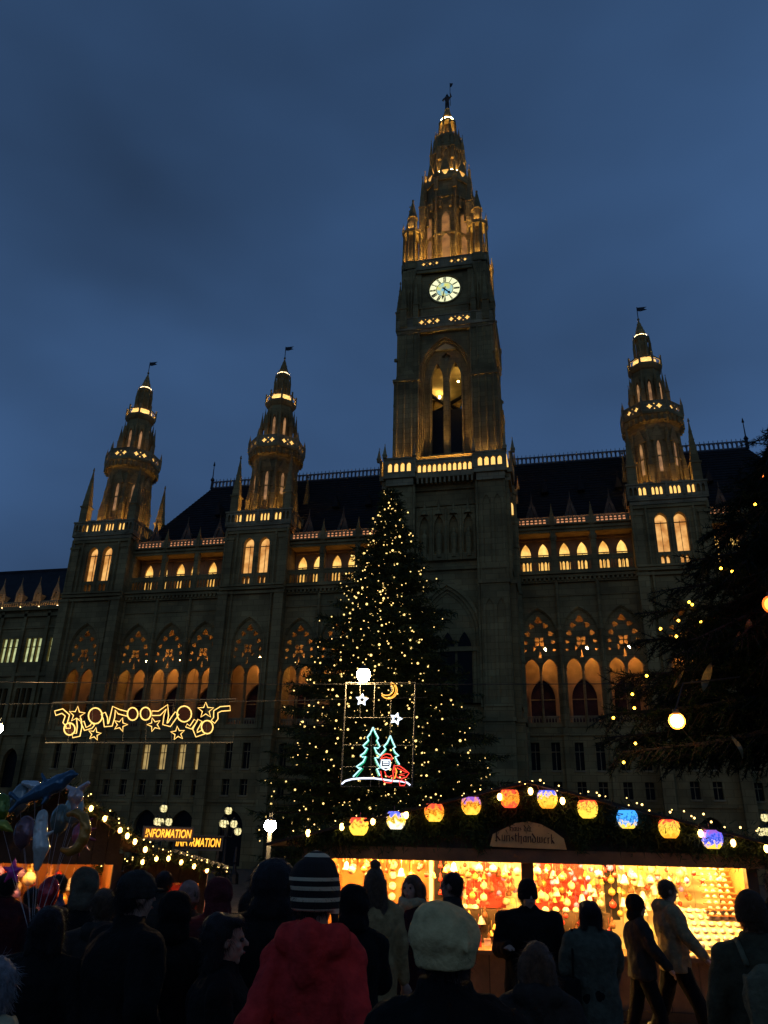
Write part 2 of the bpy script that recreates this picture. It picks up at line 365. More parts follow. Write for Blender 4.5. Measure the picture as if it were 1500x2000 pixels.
mb = MB(); mb.box(-4.2, 4.2, TY-4.2, TY+4.2, 40.2, 40.6); mb.build('belfry_floor', STONE, MT)
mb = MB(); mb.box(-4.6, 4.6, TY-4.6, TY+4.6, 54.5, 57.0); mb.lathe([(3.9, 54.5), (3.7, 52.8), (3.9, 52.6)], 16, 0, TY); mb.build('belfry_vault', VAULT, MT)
mb = MB(); mb.tube([(-3.6, TY-1, 47.5), (3.6, TY-1, 51.5)], .25, 4); mb.tube([(-3.6, TY+1.5, 53), (3.6, TY+1.5, 48)], .25, 4); mb.box(-2.8, 2.8, TY-1.5, TY+2, 40.6, 48.4); mb.tube([(-2.6, TY-2.2, 50.6), (0.2, TY-2.2, 48)], .16, 4)  # the box is a dark block added to hide the bright lower belfry
mb.build('belfry_stair_and_block', IRON, MT)
mb = MB(); mb.ball((1.2, TY-3.1, 51.0), .1); mb.ball((-1.6, TY+1.4, 52.0), .13); mb.build('belfry_lamp', mat('belfry_lamp_glass', (.8, .7, .5), .4, 0, 1, 0, emit=(1, .66, .2), es=150), MT)
# clock stage with pierced parapet below and above
HC = 5.0; FC = TY-HC
def ring_parapet(h, z0, z1, gaps, name, fn=quat_row, y=0., lamp=LAMPTUBE, lr=.06, ins=.55):
    def f_(Mx, k):
        mb = MB(); mb.M = Mx
        mb.box(-h-.1, h+.1, TY-h-.1, TY-h+.6, z0-.42, z0); mb.box(-h, h, TY-h+.05, TY-h+.5, z0-.8, z0-.42)
        xs = [-h]+[g for ab in gaps for g in ab]+[h]
        holes = []
        for a, b in gaps: holes += fn(a, b, z0+.12, z1-.12)
        mb.slab(rect(-h, h, z0, z1), holes, TY-h, TY-h+.16); mb.box(-h-.06, h+.06, TY-h-.06, TY-h+.22, z1, z1+.14)
        mb.build(name, STONE2, MT)
        mb = MB(); mb.M = Mx; mb.tube([(-h+ins+.2, TY-h+ins, z0+.22), (h-ins-.2, TY-h+ins, z0+.22)], lr, 5); mb.build('parapet_lamp', lamp, MT)
        mb = MB(); mb.M = Mx; mb.box(-h+.4, h-.4, TY-h+.3, TY-h+.33, z0+.05, z1+.1); mb.build('lit_wall_standin', PANEL, MT)  # added glow sheet behind the pierced stone, for a lit wall
    four(f_, (0, 1, 3))
ring_parapet(5.55, 57.35, 58.55, [(-5.2, -4.3), (-3.1, -.35), (.35, 3.1), (4.3, 5.2)], 'pierced_parapet')
def clockst(Mx, k):
    mb = MB(); mb.M = Mx
    mb.slab(rect(-HC, HC, 56.9, 66.2), [rect(-2.75, 2.75, 60.4, 65.3)], FC, FC+.5)
    mb.slab(rect(-2.9, 2.9, 60.2, 65.4), [foil(0, 62.9, 1.92, 1, 32, 0)], FC+.28, FC+.46)
    for q in (0, 1): mb.slab(foil(0, 62.9, 2.08-q*.1, 1, 32, 0), [foil(0, 62.9, 1.94-q*.1, 1, 32, 0)], FC+.12+q*.12, FC+.34)
    mb.box(-3.0, 3.0, FC-.3, FC+.2, 60.0, 60.28); mb.box(-2.8, 2.8, FC-.22, FC+.2, 58.4, 60.0); mb.box(-3.3, 3.3, FC-.25, FC+.2, 65.3, 65.65)
    for sx in (-1, 1):
        pinnacle(mb, sx*3.35, FC-.25, 57.3, .62, 3.2, 4.2); pinnacle(mb, sx*4.75, FC-.35, 57.3, .8, 2.6, 4.6)
        mb.slab([(sx*HC, 59), (sx*(HC-1.7), 66), (sx*HC, 66)], (), FC-.16, FC)
        for xx in (3.9, 4.3): mb.tube([(sx*xx, FC-.12, 58), (sx*xx, FC-.12, 66)], .13, 6)
    mb.build('clock_stage', STONE, MT)
four(clockst, (0, 1, 2, 3))
CLK = glow('clock_dial', (.93, .95, .55), 1.25, .15, 1.)
CLKB = glow('clock_centre', (.2, .55, .75), .95, .6, 1.6, lo=(.85, .8, .15))
BLK = mat('clock_black', (.01, .01, .01), .6, 0, 1, 0)
for k in (0, 1):
    Mx = rotz(k*math.pi/2, (0, TY, 0)); yf = FC+.26
    mb = MB(); mb.M = Mx; mb.slab(foil(0, 62.9, 1.9, 1, 40, 0), (), yf, yf+.1); mb.build('clock_dial', CLK, MT)
    mb = MB(); mb.M = Mx; mb.slab(foil(0, 62.9, 1.0, 1, 32, 0), (), yf-.012, yf-.002); mb.build('clock_centre', CLKB, MT)
    mb = MB(); mb.M = Mx
    mb.slab(foil(0, 62.9, 1.04, 1, 32, 0), [foil(0, 62.9, .97, 1, 32, 0)], yf-.03, yf-.014); mb.slab(foil(0, 62.9, 1.9, 1, 40, 0), [foil(0, 62.9, 1.8, 1, 40, 0)], yf-.03, yf-.014)
    mb.build('dial_ring', BLK, MT)
    ROM = ['XII', 'I', 'II', 'III', 'IV', 'V', 'VI', 'VII', 'VIII', 'IX', 'X', 'XI']
    for i in range(12):
        mb = MB(); mb.M = Mx @ Matrix.Translation((0, 0, 62.9)) @ Matrix.Rotation(i*math.pi/6, 4, 'Y')
        w = sum({'I': .09, 'V': .18, 'X': .18}[c] for c in ROM[i]); x = -w/2
        for c in ROM[i]:
            cw = {'I': .09, 'V': .18, 'X': .18}[c]; xc = x+cw/2; z0, z1 = 1.08, 1.76; s_ = .034
            if c == 'I': mb.slab(rect(xc-s_, xc+s_, z0, z1), (), yf-.03, yf-.006)
            else:
                lo_ = .0 if c == 'V' else -.07
                mb.slab([(xc+lo_-s_, z0), (xc+lo_+s_, z0), (xc+.07+s_, z1), (xc+.07-s_, z1)], (), yf-.03, yf-.006)
                mb.slab([(xc-lo_-s_, z0), (xc-lo_+s_, z0), (xc-.07+s_, z1), (xc-.07-s_, z1)], (), yf-.034, yf-.008)
            x += cw
        mb.build('clock_numeral', BLK, MT)
    for nm, ang, L, w in (('hour_hand', 4.53*30, 1.0, .1), ('minute_hand', 32*6, 1.62, .065)):
        mb = MB(); mb.M = Mx @ Matrix.Translation((0, 0, 62.9)) @ Matrix.Rotation(R(ang), 4, 'Y')
        mb.slab([(-w, -.35), (w, -.35), (w*.7, L*.55), (w*1.9, L*.7), (0, L), (-w*1.9, L*.7), (-w*.7, L*.55)], (), yf-.07 if nm[0] == 'h' else yf-.1, yf-.04 if nm[0] == 'h' else yf-.075); mb.build(nm, BLK, MT)
ring_parapet(5.05, 66.3, 67.3, [(-2.9, -.5), (.5, 2.9)], 'upper_pierced_parapet')
mb = MB(); mb.box(-4.9, 4.9, TY-4.9, TY+4.9, 65.9, 66.28); mb.build('terrace', STONE, MT)
# corner turrets
for i, (sx, sy) in enumerate(((-1, -1), (1, -1), (1, 1), (-1, 1))):
    x, y = sx*4.05, TY+sy*4.05; mb = MB()
    mb.lathe([(1.35, 66.2), (1.35, 67.4), (1.05, 67.6)], 8, x, y, R(22.5))
    mb.lathe([(.5, 67.4), (.5, 72.2)], 8, x, y)
    for a in range(8):
        an = a*math.pi/4+R(22.5); mb.tube([(x+1.12*math.cos(an), y+1.12*math.sin(an), 67.4), (x+1.05*math.cos(an), y+1.05*math.sin(an), 72.3)], .16, 5)
        pinnacle(mb, x+1.18*math.cos(an), y+1.18*math.sin(an), 72.3, .26, .5, 1.1)
    mb.lathe([(1.3, 72.1), (1.38, 72.5), (1.15, 72.6)], 8, x, y, R(22.5)); mb.lathe([(.62, 72.5), (.58, 74.9), (.72, 75.0), (.6, 75.3), (.08, 78.0)], 8, x, y, R(22.5)); mb.ball((x, y, 78.1), .18, 5, 3)
    for a in range(6): mb.ball((x+.45*math.cos(a), y+.45*math.sin(a), 75.6+.3*a), .12, 4, 3)
    mb.build('corner_turret', STONE, MT)
    mb = MB(); mb.tube([(x+.85*math.cos(a*math.pi/4), y+.85*math.sin(a*math.pi/4), 67.62) for a in range(8)], .05, 4, True); mb.tube([(x+.95*math.cos(a*math.pi/4), y+.95*math.sin(a*math.pi/4), 72.72) for a in range(8)], .045, 4, True)
    mb.build('turret_lamp', TUBE2, MT)
# octagonal spire
mb = MB()
mb.lathe([(3.25, 66.2), (3.1, 76), (2.95, 83.2), (3.1, 83.3), (3.1, 83.8), (2.4, 84), (1.9, 91.2), (2.05, 91.4), (1.95, 91.9), (1.3, 92.0)], 8, 0, TY, R(22.5))
for a in range(8):
    an = a*math.pi/4; ab = an+R(22.5); c, s_ = math.cos(ab), math.sin(ab)
    mb.tube([(3.35*c, TY+3.35*s_, 67), (3.1*c, TY+3.1*s_, 82.5)], .2, 5)
    pinnacle(mb, 3.2*c, TY+3.2*s_, 80.5, .55, 2.0, 3.4); pinnacle(mb, 2.32*c, TY+2.32*s_, 86.6, .42, 2.2, 3.0); pinnacle(mb, 1.75*c, TY+1.75*s_, 91.6, .22, .7, 1.2)
    mb.M = Matrix.Translation((0, TY, 0)) @ Matrix.Rotation(an, 4, 'Z') @ Matrix.Translation((0, -3.05, 0))      # gablets and window frames on every face
    mb.slab(arch(0, 67.8, 1.25, 75.6, 77.0, 5), [arch(0, 68.0, .95, 72, 72.9, 4), arch(0, 73.3, .95, 75.4, 76.5, 4)], -.12, .25)
    mb.slab([(-1.15, 82.2), (1.15, 82.2), (0, 86.4)], [foil(0, 83.55, .42, 3, 15, .25, R(90))], .02, .2)
    mb.M = Matrix.Translation((0, TY, 0)) @ Matrix.Rotation(an, 4, 'Z') @ Matrix.Translation((0, -2.02, 0))
    mb.slab(arch(0, 84.6, .95, 88.0, 89.3, 4), [arch(0, 84.8, .6, 87.8, 88.8, 4)], -.1, .2); mb.slab([(-.75, 89.6), (.75, 89.6), (0, 92.6)], (), .1, .26)
    mb.M = Matrix()
    mb.tube([(1.28*c, TY+1.28*s_, 91.9), (1.12*c, TY+1.12*s_, 95.2), (.78*c, TY+.78*s_, 96.2)], .13, 5)
mb.lathe([(.55, 92), (.5, 95.2)], 8, 0, TY); mb.lathe([(1.25, 95.1), (1.3, 95.4), (.95, 95.7)], 8, 0, TY, R(22.5)); mb.lathe([(.85, 96.0), (.8, 96.4), (.35, 98.0), (.4, 98.3), (.15, 98.4)], 8, 0, TY, R(22.5))
for z, r0 in ((79.2, 3.12), (73.0, 3.2), (88.9, 2.12)): mb.lathe([(r0, z), (r0+.16, z+.08), (r0+.16, z+.25), (r0, z+.32)], 8, 0, TY, R(22.5))
for a in range(16):
    an = a*math.pi/8+R(11.25); pinnacle(mb, 3.3*math.cos(an), TY+3.3*math.sin(an), 77.2, .3, 1.0, 2.0); pinnacle(mb, 2.35*math.cos(an), TY+2.35*math.sin(an), 83.9, .26, .9, 1.7); pinnacle(mb, 1.95*math.cos(an), TY+1.95*math.sin(an), 90.0, .2, .7, 1.4)
# pinnacle cluster standing clear of the spire on the diagonals
for sx in (-1, 1):
    for sy in (-1, 1): pinnacle(mb, sx*3.0, TY+sy*3.0, 67, .75, 10.5, 5.5); mb.box(sx*2.4-.15, sx*2.4+.15, TY+sy*2.4-.15, TY+sy*2.4+.15, 75, 78.5)
mb.build('spire', STONE, MT)
for a in (0, 1, 7):
    mb = MB(); mb.M = Matrix.Translation((0, TY, 0)) @ Matrix.Rotation(a*math.pi/4, 4, 'Z') @ Matrix.Translation((0, -3.0, 0))
    mb.slab(arch(0, 68.0, .95, 72, 72.9, 4), (), -.12, -.08); mb.slab(arch(0, 73.3, .95, 75.4, 76.5, 4), (), -.12, -.08); mb.build('spire_window', glow('spire_window_glow', (1, .42, .11), .36, .6, 1.), MT)
    mb = MB(); mb.M = Matrix.Translation((0, TY, 0)) @ Matrix.Rotation(a*math.pi/4, 4, 'Z') @ Matrix.Translation((0, -3.0, 0))
    mb.slab(foil(0, 83.55, .46, 3, 15, .25, R(90)), (), .05, .08); mb.build('trefoil_light', GOLDWIN, MT)
mb = MB(); mb.tube([(3.62*math.cos(a*math.pi/8), TY+3.62*math.sin(a*math.pi/8), 66.55) for a in range(16)], .06, 4, True); mb.tube([(1.0*math.cos(a*math.pi/4), TY+1.0*math.sin(a*math.pi/4), 92.2) for a in range(8)], .05, 4, True)
mb.tube([(2.75*math.cos(a*math.pi/8), TY+2.75*math.sin(a*math.pi/8), 84.1) for a in range(16)], .04, 4, True); mb.build('spire_lamp', LAMPTUBE, MT)
mb = MB(); mb.tube([(1.0*math.cos(a*math.pi/4), TY+1.0*math.sin(a*math.pi/4), 95.85) for a in range(8)], .05, 4, True); mb.build('crown_lamp', LAMPTUBE, MT)
# iron knight on the tip, with banner
mb = MB()
for sx in (-1, 1): mb.tube([(sx*.2, TY, 98.3), (sx*.16, TY, 99.3), (sx*.13, TY, 100.2)], [.11, .15, .17], 6)
mb.lathe([(.3, 100), (.26, 100.5), (.42, 101.2), (.38, 101.5), (.12, 101.65)], 8, 0, TY, sy=.7); mb.ball((0, TY, 101.9), (.2, .2, .26), 7, 5); mb.lathe([(.16, 102), (.02, 102.5)], 6, 0, TY)
mb.tube([(-.38, TY, 101.35), (-.62, TY-.1, 100.8), (-.45, TY-.3, 100.3)], [.12, .1, .08], 6); mb.tube([(.38, TY, 101.35), (.62, TY-.2, 101.2), (.5, TY-.45, 101.7)], [.12, .1, .08], 6)
mb.tube([(.5, TY-.45, 98.6), (.5, TY-.45, 104.3)], .045, 5); mb.slab([(.5, 103.2), (.75, 103.4), (.95, 104.1), (.5, 104.25)], (), TY-.47, TY-.43)
mb.v = [(x, y, 98.3+(z-98.3)*.8) for x, y, z in mb.v]; mb.build('iron_statue', IRON, MT)

# ---- facade bay (arcade with tracery, gallery above, lit parapet)
BW = 4.05; HW = BW/2
def bay_parts(root, arcade_only=False, bw=HW, yf=0.):
    holes_tr = [arch(-.86, 13.5, 1.5, 18.5, 19.65, 5), arch(.86, 13.5, 1.5, 18.5, 19.65, 5), foil(0, 21.35, .46, 4, 16, .3, R(45)), foil(0, 23.55, .34, 3, 12, .25, R(-90)), foil(-.68, 22.95, .27, 3, 9, .2), foil(.68, 22.95, .27, 3, 9, .2), foil(-1.12, 22.15, .25, 3, 9, .2, 1), foil(1.12, 22.15, .25, 3, 9, .2), foil(-1.34, 21.3, .2, 3, 9, .2), foil(1.34, 21.3, .2, 3, 9, .2), foil(-1.4, 20.5, .15, 3, 9, .2), foil(1.4, 20.5, .15, 3, 9, .2), [(-.16, 19.7), (.16, 19.7), (0, 20.6)], [(-.62, 20.35), (-.3, 20.75), (-.62, 20.95)], [(.62, 20.35), (.62, 20.95), (.3, 20.75)]]
    mb = MB(); mb.slab(arch(0, 13.4, 3.46, 21.9, 24.7, 9), holes_tr, yf+.28, yf+.5)
    for i in range(4):
        an = i*math.pi/2; mb.tube([(0, yf+.34, 21.35), (.62*math.cos(an), yf+.34, 21.35+.62*math.sin(an))], .05, 4)
    for x in (-1.66, 0, 1.66): mb.tube([(x, yf+.2, 13.4), (x, yf+.2, 18.5)], .09, 6); mb.box(x-.14, x+.14, yf+.08, yf+.3, 18.4, 18.65)
    mb.build('tracery', STONE, root)
    mb = MB(); mb.slab(rect(-1.62, 1.62, 13.42, 14.15), slot_row(-1.6, 1.6, 11, 13.5, 14.0, .19), yf+.56, yf+.7); mb.build('loggia_rail', STONE2, root)
    mb = MB(); mb.slab(rect(-bw+.02, bw-.02, 12.6, 25.2), [arch(0, 13.2, 2.5, 16.2, 18.2, 7)], 3.0, 3.5); mb.box(-bw+.02, bw-.02, yf+.72, 3.0, 12.6, 13.3); mb.box(-bw+.02, bw-.02, yf+.72, 3.0, 24.9, 25.3)
    for q in range(2): mb.slab(arch(0, 13.3, 2.75-q*.15, 16.25, 18.4-q*.1, 7), [arch(0, 13.25, 2.5-q*.1, 16.2, 18.2-q*.08, 7)], 2.86+q*.07, 3.02)
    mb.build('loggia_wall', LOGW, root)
    mb = MB(); mb.slab(arch(0, 13.2, 2.5, 16.2, 18.2, 7), (), 3.3, 3.35); mb.build('curtained_window', CURTAIN, root)
    mb = MB(); mb.box(-.05, .05, 3.2, 3.29, 13.2, 18.1); mb.box(-1.2, 1.2, 3.22, 3.28, 16.1, 16.2); mb.build('window_bar', STONE2, root)
    mb = MB(); mb.ball((.55, 1.7, 20.9), .13); mb.build('loggia_lamp', LOGLAMP, root)
    mb = MB(); mb.tube([(.55, 1.7, 21.0), (.55, 1.7, 24.9)], .025, 4); mb.build('lamp_rod', IRON, root)
def arch_moulding(mb, yf):
    for q, (o, d) in enumerate(((.34, -.1), (.14, .08))): mb.slab(arch(0, 13.0, 3.46+o, 21.9, 24.75+o*.7, 9), [arch(0, 12.98, 3.48+o-.24, 21.9, 24.7+o*.7-.2, 9)], yf+d, yf+.26)
LOWWIN = [rect(-1.35, -.55, 9.1, 11.6), rect(.55, 1.35, 9.1, 11.6), rect(-1.35, -.55, 6.6, 8.1), rect(.55, 1.35, 6.6, 8.1), arch(0, .2, 2.5, 3.6, 5.2, 6)]
def low_windows(root, yf, lit):
    for i, h in enumerate(LOWWIN[:4]):
        mb = MB(); mb.slab(h, (), yf+.42, yf+.46); mb.build('window', ROOMWIN if i in lit else DGLASS, root)
        (x0, z0), _, (x1, z1), _ = h
        mb = MB(); mb.box((x0+x1)/2-.03, (x0+x1)/2+.03, yf+.34, yf+.41, z0, z1); mb.box(x0, x1, yf+.34, yf+.41, z0+(z1-z0)*.66, z0+(z1-z0)*.66+.07); mb.build('window_frame', STONE2, root)
        mb = MB(); mb.box(x0-.1, x1+.1, yf-.12, yf+.1, z0-.16, z0-.01); mb.build('window_sill', STONE2, root)
    mb = MB(); mb.slab(LOWWIN[4], (), yf+.5, yf+.55); mb.build('dark_archway', DGLASS, root)
def make_bay(lit=()):
    root = empty('facade_bay', (0, 0, 0), parent=CH)
    mb = MB(); mb.slab(rect(-HW, HW, -.5, 28.3), [arch(0, 13.4, 3.46, 21.9, 24.7, 9)]+LOWWIN, 0, .7)
    arch_moulding(mb, 0)
    for x in (-HW,):
        mb.box(x-.26, x+.26, -.28, 0, -.5, 12.4); mb.tube([(x, -.16, 12.7), (x, -.16, 27.4)], .18, 7); mb.box(x-.3, x+.3, -.4, 0, 12.2, 12.9); mb.ball((x, -.2, 22.4), (.3, .25, .35), 6, 4)
    for z, p, h in ((12.2, .22, .35), (5.9, .16, .3), (25.9, .12, .22), (27.3, .3, .3), (27.75, .55, .28), (28.1, .75, .22)): mb.box(-HW, HW, -p, .02, z, z+h)
    for i in range(9): mb.box(-HW+.12+i*.45, -HW+.34+i*.45, -.5, 0, 27.45, 27.75)
    mb.build('bay_wall', STONE, root)
    bay_parts(root)
    low_windows(root, 0, lit)
    # gallery
    mb = MB(); mb.slab(rect(-HW+.02, HW-.02, 28.35, 33.3), [arch(-.92, 28.95, 1.06, 31.3, 32.55, 5), arch(.92, 28.95, 1.06, 31.3, 32.55, 5)], 2.2, 2.55); mb.box(-HW+.02, HW-.02, .2, 2.2, 28.3, 28.6); mb.box(-HW+.02, HW-.02, .2, 2.2, 33.0, 33.3); mb.box(-HW+.02, HW-.02, 1.9, 2.2, 32.75, 32.95)
    mb.build('gallery_wall', LOGW, root)
    for x in (-.92, .92):
        mb = MB(); mb.slab(arch(x, 28.95, 1.06, 31.3, 32.55, 5), (), 2.42, 2.45); mb.build('gallery_window', GOLDWIN, root)
        mb = MB(); mb.box(x-.03, x+.03, 2.3, 2.41, 29, 31.2); mb.box(x-.55, x+.55, 2.3, 2.41, 31.18, 31.27); mb.build('window_bar', IRON, root)
    mb = MB(); mb.slab(rect(-HW+.25, HW-.25, 28.55, 30.1), slot_row(-HW+.35, HW-.35, 9, 28.75, 29.75, .25), .05, .28); mb.box(-HW+.2, HW-.2, 0, .34, 30.1, 30.25); mb.build('balustrade', STONE, root)
    mb = MB()
    for x in (-HW,): mb.box(x-.27, x+.27, -.02, .5, 28.35, 33.2); mb.lathe([(.36, 32.0), (.42, 32.4), (.36, 32.6)], 6, x, .2); mb.box(x-.24, x+.24, -.2, .3, 33.4, 34.7); pinnacle(mb, x, .05, 34.7, .34, .2, 1.2)
    mb.slab(rect(-HW, HW, 32.9, 33.75), (), 0, .3); mb.box(-HW, HW, -.18, .35, 33.2, 33.42); mb.box(-HW, HW, -.3, .35, 33.62, 33.76); mb.build('gallery_pier', STONE, root)
    mb = MB(); mb.slab(rect(-HW+.25, HW-.25, 33.76, 34.5), [rect(-HW+.5+i*.44, -HW+.78+i*.44, 33.9, 34.12) for i in range(7)]+[arch(-HW+.64+i*.44, 34.2, .26, 34.3, 34.44, 3) for i in range(7)], -.1, .06); mb.build('eaves_parapet', STONE2, root)
    mb = MB(); mb.tube([(-HW+.3, .32, 33.95), (HW-.3, .32, 33.95)], .035, 4); mb.build('eaves_lamp', mat('eaves_tube', (.8, .6, .5), .4, 0, 1, 0, emit=(1, .5, .2), es=12), root)
    mb = MB(); mb.box(-HW, HW, .5, .62, 33.7, 34.9); mb.build('eaves_upstand', STONE2, root)
    mb = MB(); mb.box(-HW+.3, HW-.3, .2, .23, 33.8, 34.45); mb.build('eaves_glow_standin', mat('eaves_standin_glow', (.8, .6, .5), .5, 0, 1, 0, emit=(1, .42, .18), es=.62), root)  # glowing sheet added behind the eaves holes to brighten them
    # dormer in front of the roof
    mb = MB(); mb.slab([(-.8, 34.6), (-.45, 34.6), (0, 36.3), (.45, 34.6), (.8, 34.6), (0, 37.2)], (), .7, .85); mb.slab([(-.4, 34.6), (.4, 34.6), (0, 36.2)], (), .86, 3.0); mb.lathe([(.08, 37.0), (.03, 37.9)], 5, 0, .78)
    mb.build('dormer', mat('dormer_stone', (.1, .085, .06), .9, .3, 2, .2), root)
    return root
bayA = make_bay(()); bayB = make_bay((0, 1))
xs = [8.5, 12.55, 16.6, 27.6, 31.65, 35.7, -8.5, -12.55, -16.6]
bayA.location.x = xs[0]
for x in xs[1:]: copy_tree(bayA, CH, (x, 0, 0))
bayB.location.x = -31.65; copy_tree(bayA, CH, (-35.7, 0, 0)); c = copy_tree(bayB, CH, (-27.6, 0, 0))

# ---- side towers
AX = 2.8
def make_side():
    root = empty('side_tower', (0, 0, 0), parent=CH)
    hb, yf = 3.62, -1.0; yb = yf+2*hb
    mb = MB()
    wins = [arch(-.92, 29.75, 1.2, 33.2, 34.0, 5), arch(.92, 29.75, 1.2, 33.2, 34.0, 5)]; slots = [arch(x+d, 28.55, .36, 29.15, 29.45, 3) for x in (-.92, .92) for d in (-.25, .25)]
    mb.slab(rect(-hb, hb, -.5, 35.3), [arch(0, 13.4, 3.46, 21.9, 24.7, 9)]+LOWWIN+wins+slots, yf, yf+.7)
    arch_moulding(mb, yf)
    for s_ in (-1, 1):
        a, b = sorted((s_*(hb-.5), s_*hb)); mb.box(a, b, yf+.7, yb, -.5, 35.3)
        a, b = sorted((s_*(hb-.9), s_*(hb+.15)))
        for (z0, z1, p) in ((-.5, 12.5, .75), (12.5, 27.5, .5), (27.5, 34.0, .25)):
            mb.box(a, b, yf-p, yf, z0, z1); mb.box(a-.08, b+.08, yf-p-.1, yf, z1-.3, z1)
        mb.tube([(s_*2.3, yf-.12, 13), (s_*2.3, yf-.12, 34.8)], .14, 6); mb.tube([(s_*(hb+.05), yf-.2, 27.5), (s_*(hb+.05), yf-.2, 34.9)], .16, 6)
    for z, p, h in ((12.2, .22, .35), (5.9, .16, .3), (27.3, .3, .3), (27.75, .5, .28), (28.1, .62, .2), (34.5, .2, .3)): mb.box(-hb-.1, hb+.1, yf-p, yf+.02, z, z+h)
    mb.box(-2.5, 2.5, yf+.7, yf+1.8, 28.0, 28.4); mb.box(-hb, hb, yf+.7, yb, 34.6, 35.3)
    for x in (0, -1.75, 1.75): mb.tube([(x, yf-.06, 28.4), (x, yf-.06, 33.4)], .12, 6)
    mb.build('tower_block', STONE, root)
    bay_parts(root, True, 3.1, yf); low_windows(root, yf, ())
    for x in (-.92, .92):
        mb = MB(); mb.slab(arch(x, 28.3, 1.25, 33.2, 34.05, 5), (), yf+.62, yf+.66); mb.build('tower_window', TOWWIN, root)
        mb = MB(); mb.box(x-.02, x+.02, yf+.5, yf+.6, 29.8, 33.2); mb.box(x-.6, x+.6, yf+.5, yf+.6, 33.0, 33.08); mb.build('window_bar', STONE2, root)
    # balcony on four sides
    h2 = 3.95; cy = yf+hb
    for k in range(4):
        mb = MB(); mb.M = rotz(k*math.pi/2, (0, cy, 0)); f_ = cy-h2
        mb.box(-h2, h2, f_, f_+1.1, 35.3, 35.72); mb.box(-h2+.2, h2-.2, f_+.15, f_+.8, 34.9, 35.3)
        g_ = [(-3.75, -1.95, 4), (-1.55, -.35, 3), (.2, 1.4, 3), (1.9, 3.75, 4)]; hl = []
        for a, b, n in g_: hl += slot_row(a, b, n, 35.9, 36.85, .36)
        mb.slab(rect(-h2, h2, 35.72, 37.05), hl, f_, f_+.22); mb.box(-h2-.06, h2+.06, f_-.08, f_+.3, 37.05, 37.22)
        for x in (-1.75, 0, 1.65): mb.box(x-.13, x+.13, f_-.12, f_+.3, 35.7, 37.3); mb.box(x-.5, x+.5, f_-.02, f_+.26, 37.2, 37.34)
        mb.build('balustrade', STONE2, root)
        mb = MB(); mb.M = rotz(k*math.pi/2, (0, cy, 0)); mb.tube([(-3.1, f_+.82, 35.85), (3.1, f_+.82, 35.85)], .055, 5); mb.build('balcony_lamp', SIDETUBE, root)
        mb = MB(); mb.M = rotz(k*math.pi/2, (0, cy, 0)); mb.box(-3.6, 3.6, f_+.42, f_+.46, 35.75, 37.1); mb.build('lit_wall_standin', PANEL, root)  # added glowing sheet, stands in for lit masonry behind the slots
        x, y = [(-3.2, -3.2), (3.2, -3.2), (3.2, 3.2), (-3.2, 3.2)][k]
        mb = MB(); pinnacle(mb, x, cy+y, 35.7, .95, 3.6, 5.2); mb.build('corner_pinnacle', STONE, root)
    # octagon
    o8 = lambda mb, p: mb.lathe(p, 8, 0, cy, R(22.5))
    mb = MB(); o8(mb, [(2.85, 35.3), (2.85, 37.4), (2.62, 37.6), (2.5, 44.3), (2.7, 44.5), (2.8, 44.9), (3.15, 45.3), (3.2, 45.7), (3.45, 45.9), (3.45, 46.2), (2.2, 46.2)])
    for a in range(8):
        ab = a*math.pi/4+R(22.5); c_, s_ = math.cos(ab), math.sin(ab)
        mb.tube([(2.72*c_, cy+2.72*s_, 37), (2.58*c_, cy+2.58*s_, 44.3)], .2, 6)
        for d in (-.28, -.1, .1, .28): mb.box(3.2*math.cos(ab+d)-.12, 3.2*math.cos(ab+d)+.12, cy+3.2*math.sin(ab+d)-.12, cy+3.2*math.sin(ab+d)+.12, 45.0, 45.7)
        mb.M = Matrix.Translation((0, cy, 0)) @ Matrix.Rotation(a*math.pi/4, 4, 'Z') @ Matrix.Translation((0, -2.45, 0))
        mb.slab(arch(0, 37.9, 1.0, 42.6, 43.6, 4), [arch(0, 38.3, .5, 42.2, 42.9, 4)], -.1, .1); mb.box(-.7, .7, -.22, .1, 37.5, 37.9); mb.M = Matrix()
    for a in range(8):
        ab = a*math.pi/4+R(22.5); c_, s_ = math.cos(ab), math.sin(ab); pinnacle(mb, 2.82*c_, cy+2.82*s_, 37.2, .5, 2.6, 2.2); pinnacle(mb, 2.66*c_, cy+2.66*s_, 41.4, .34, 1.0, 1.6)
        mb.M = Matrix.Translation((0, cy, 0)) @ Matrix.Rotation(a*math.pi/4, 4, 'Z') @ Matrix.Translation((0, -2.42, 0)); mb.slab([(-.75, 42.9), (.75, 42.9), (0, 44.9)], (), -.16, .05); mb.M = Matrix()
    for z, r0 in ((40.9, 2.56), (38.0, 2.62)): o8(mb, [(r0, z), (r0+.14, z+.06), (r0+.14, z+.2), (r0, z+.26)])
    mb.build('octagon_shaft', STONE, root)
    for a in (0, 1, 7):
        mb = MB(); mb.M = Matrix.Translation((0, cy, 0)) @ Matrix.Rotation(a*math.pi/4, 4, 'Z') @ Matrix.Translation((0, -2.45, 0)); mb.slab(arch(0, 39.2+.9*(a == 1), .36, 42.2, 42.9, 4), (), .0, .03); mb.build('lancet', DIMWIN, root)
    for a in range(8):
        mb = MB(); ri = 3.4*math.cos(R(22.5)); hw = 3.4*math.sin(R(22.5)); mb.M = Matrix.Translation((0, cy, 0)) @ Matrix.Rotation(a*math.pi/4, 4, 'Z') @ Matrix.Translation((0, -ri, 0))
        mb.slab(rect(-hw, hw, 46.2, 47.35), quat_row(-hw+.3, hw-.3, 46.3, 47.25), 0, .14); mb.box(-hw, hw, -.05, .2, 47.35, 47.47); mb.box(-hw-.12, -hw+.12, -.1, .2, 46.2, 47.6); pinnacle(mb, -hw, .05, 47.6, .2, .2, .7)
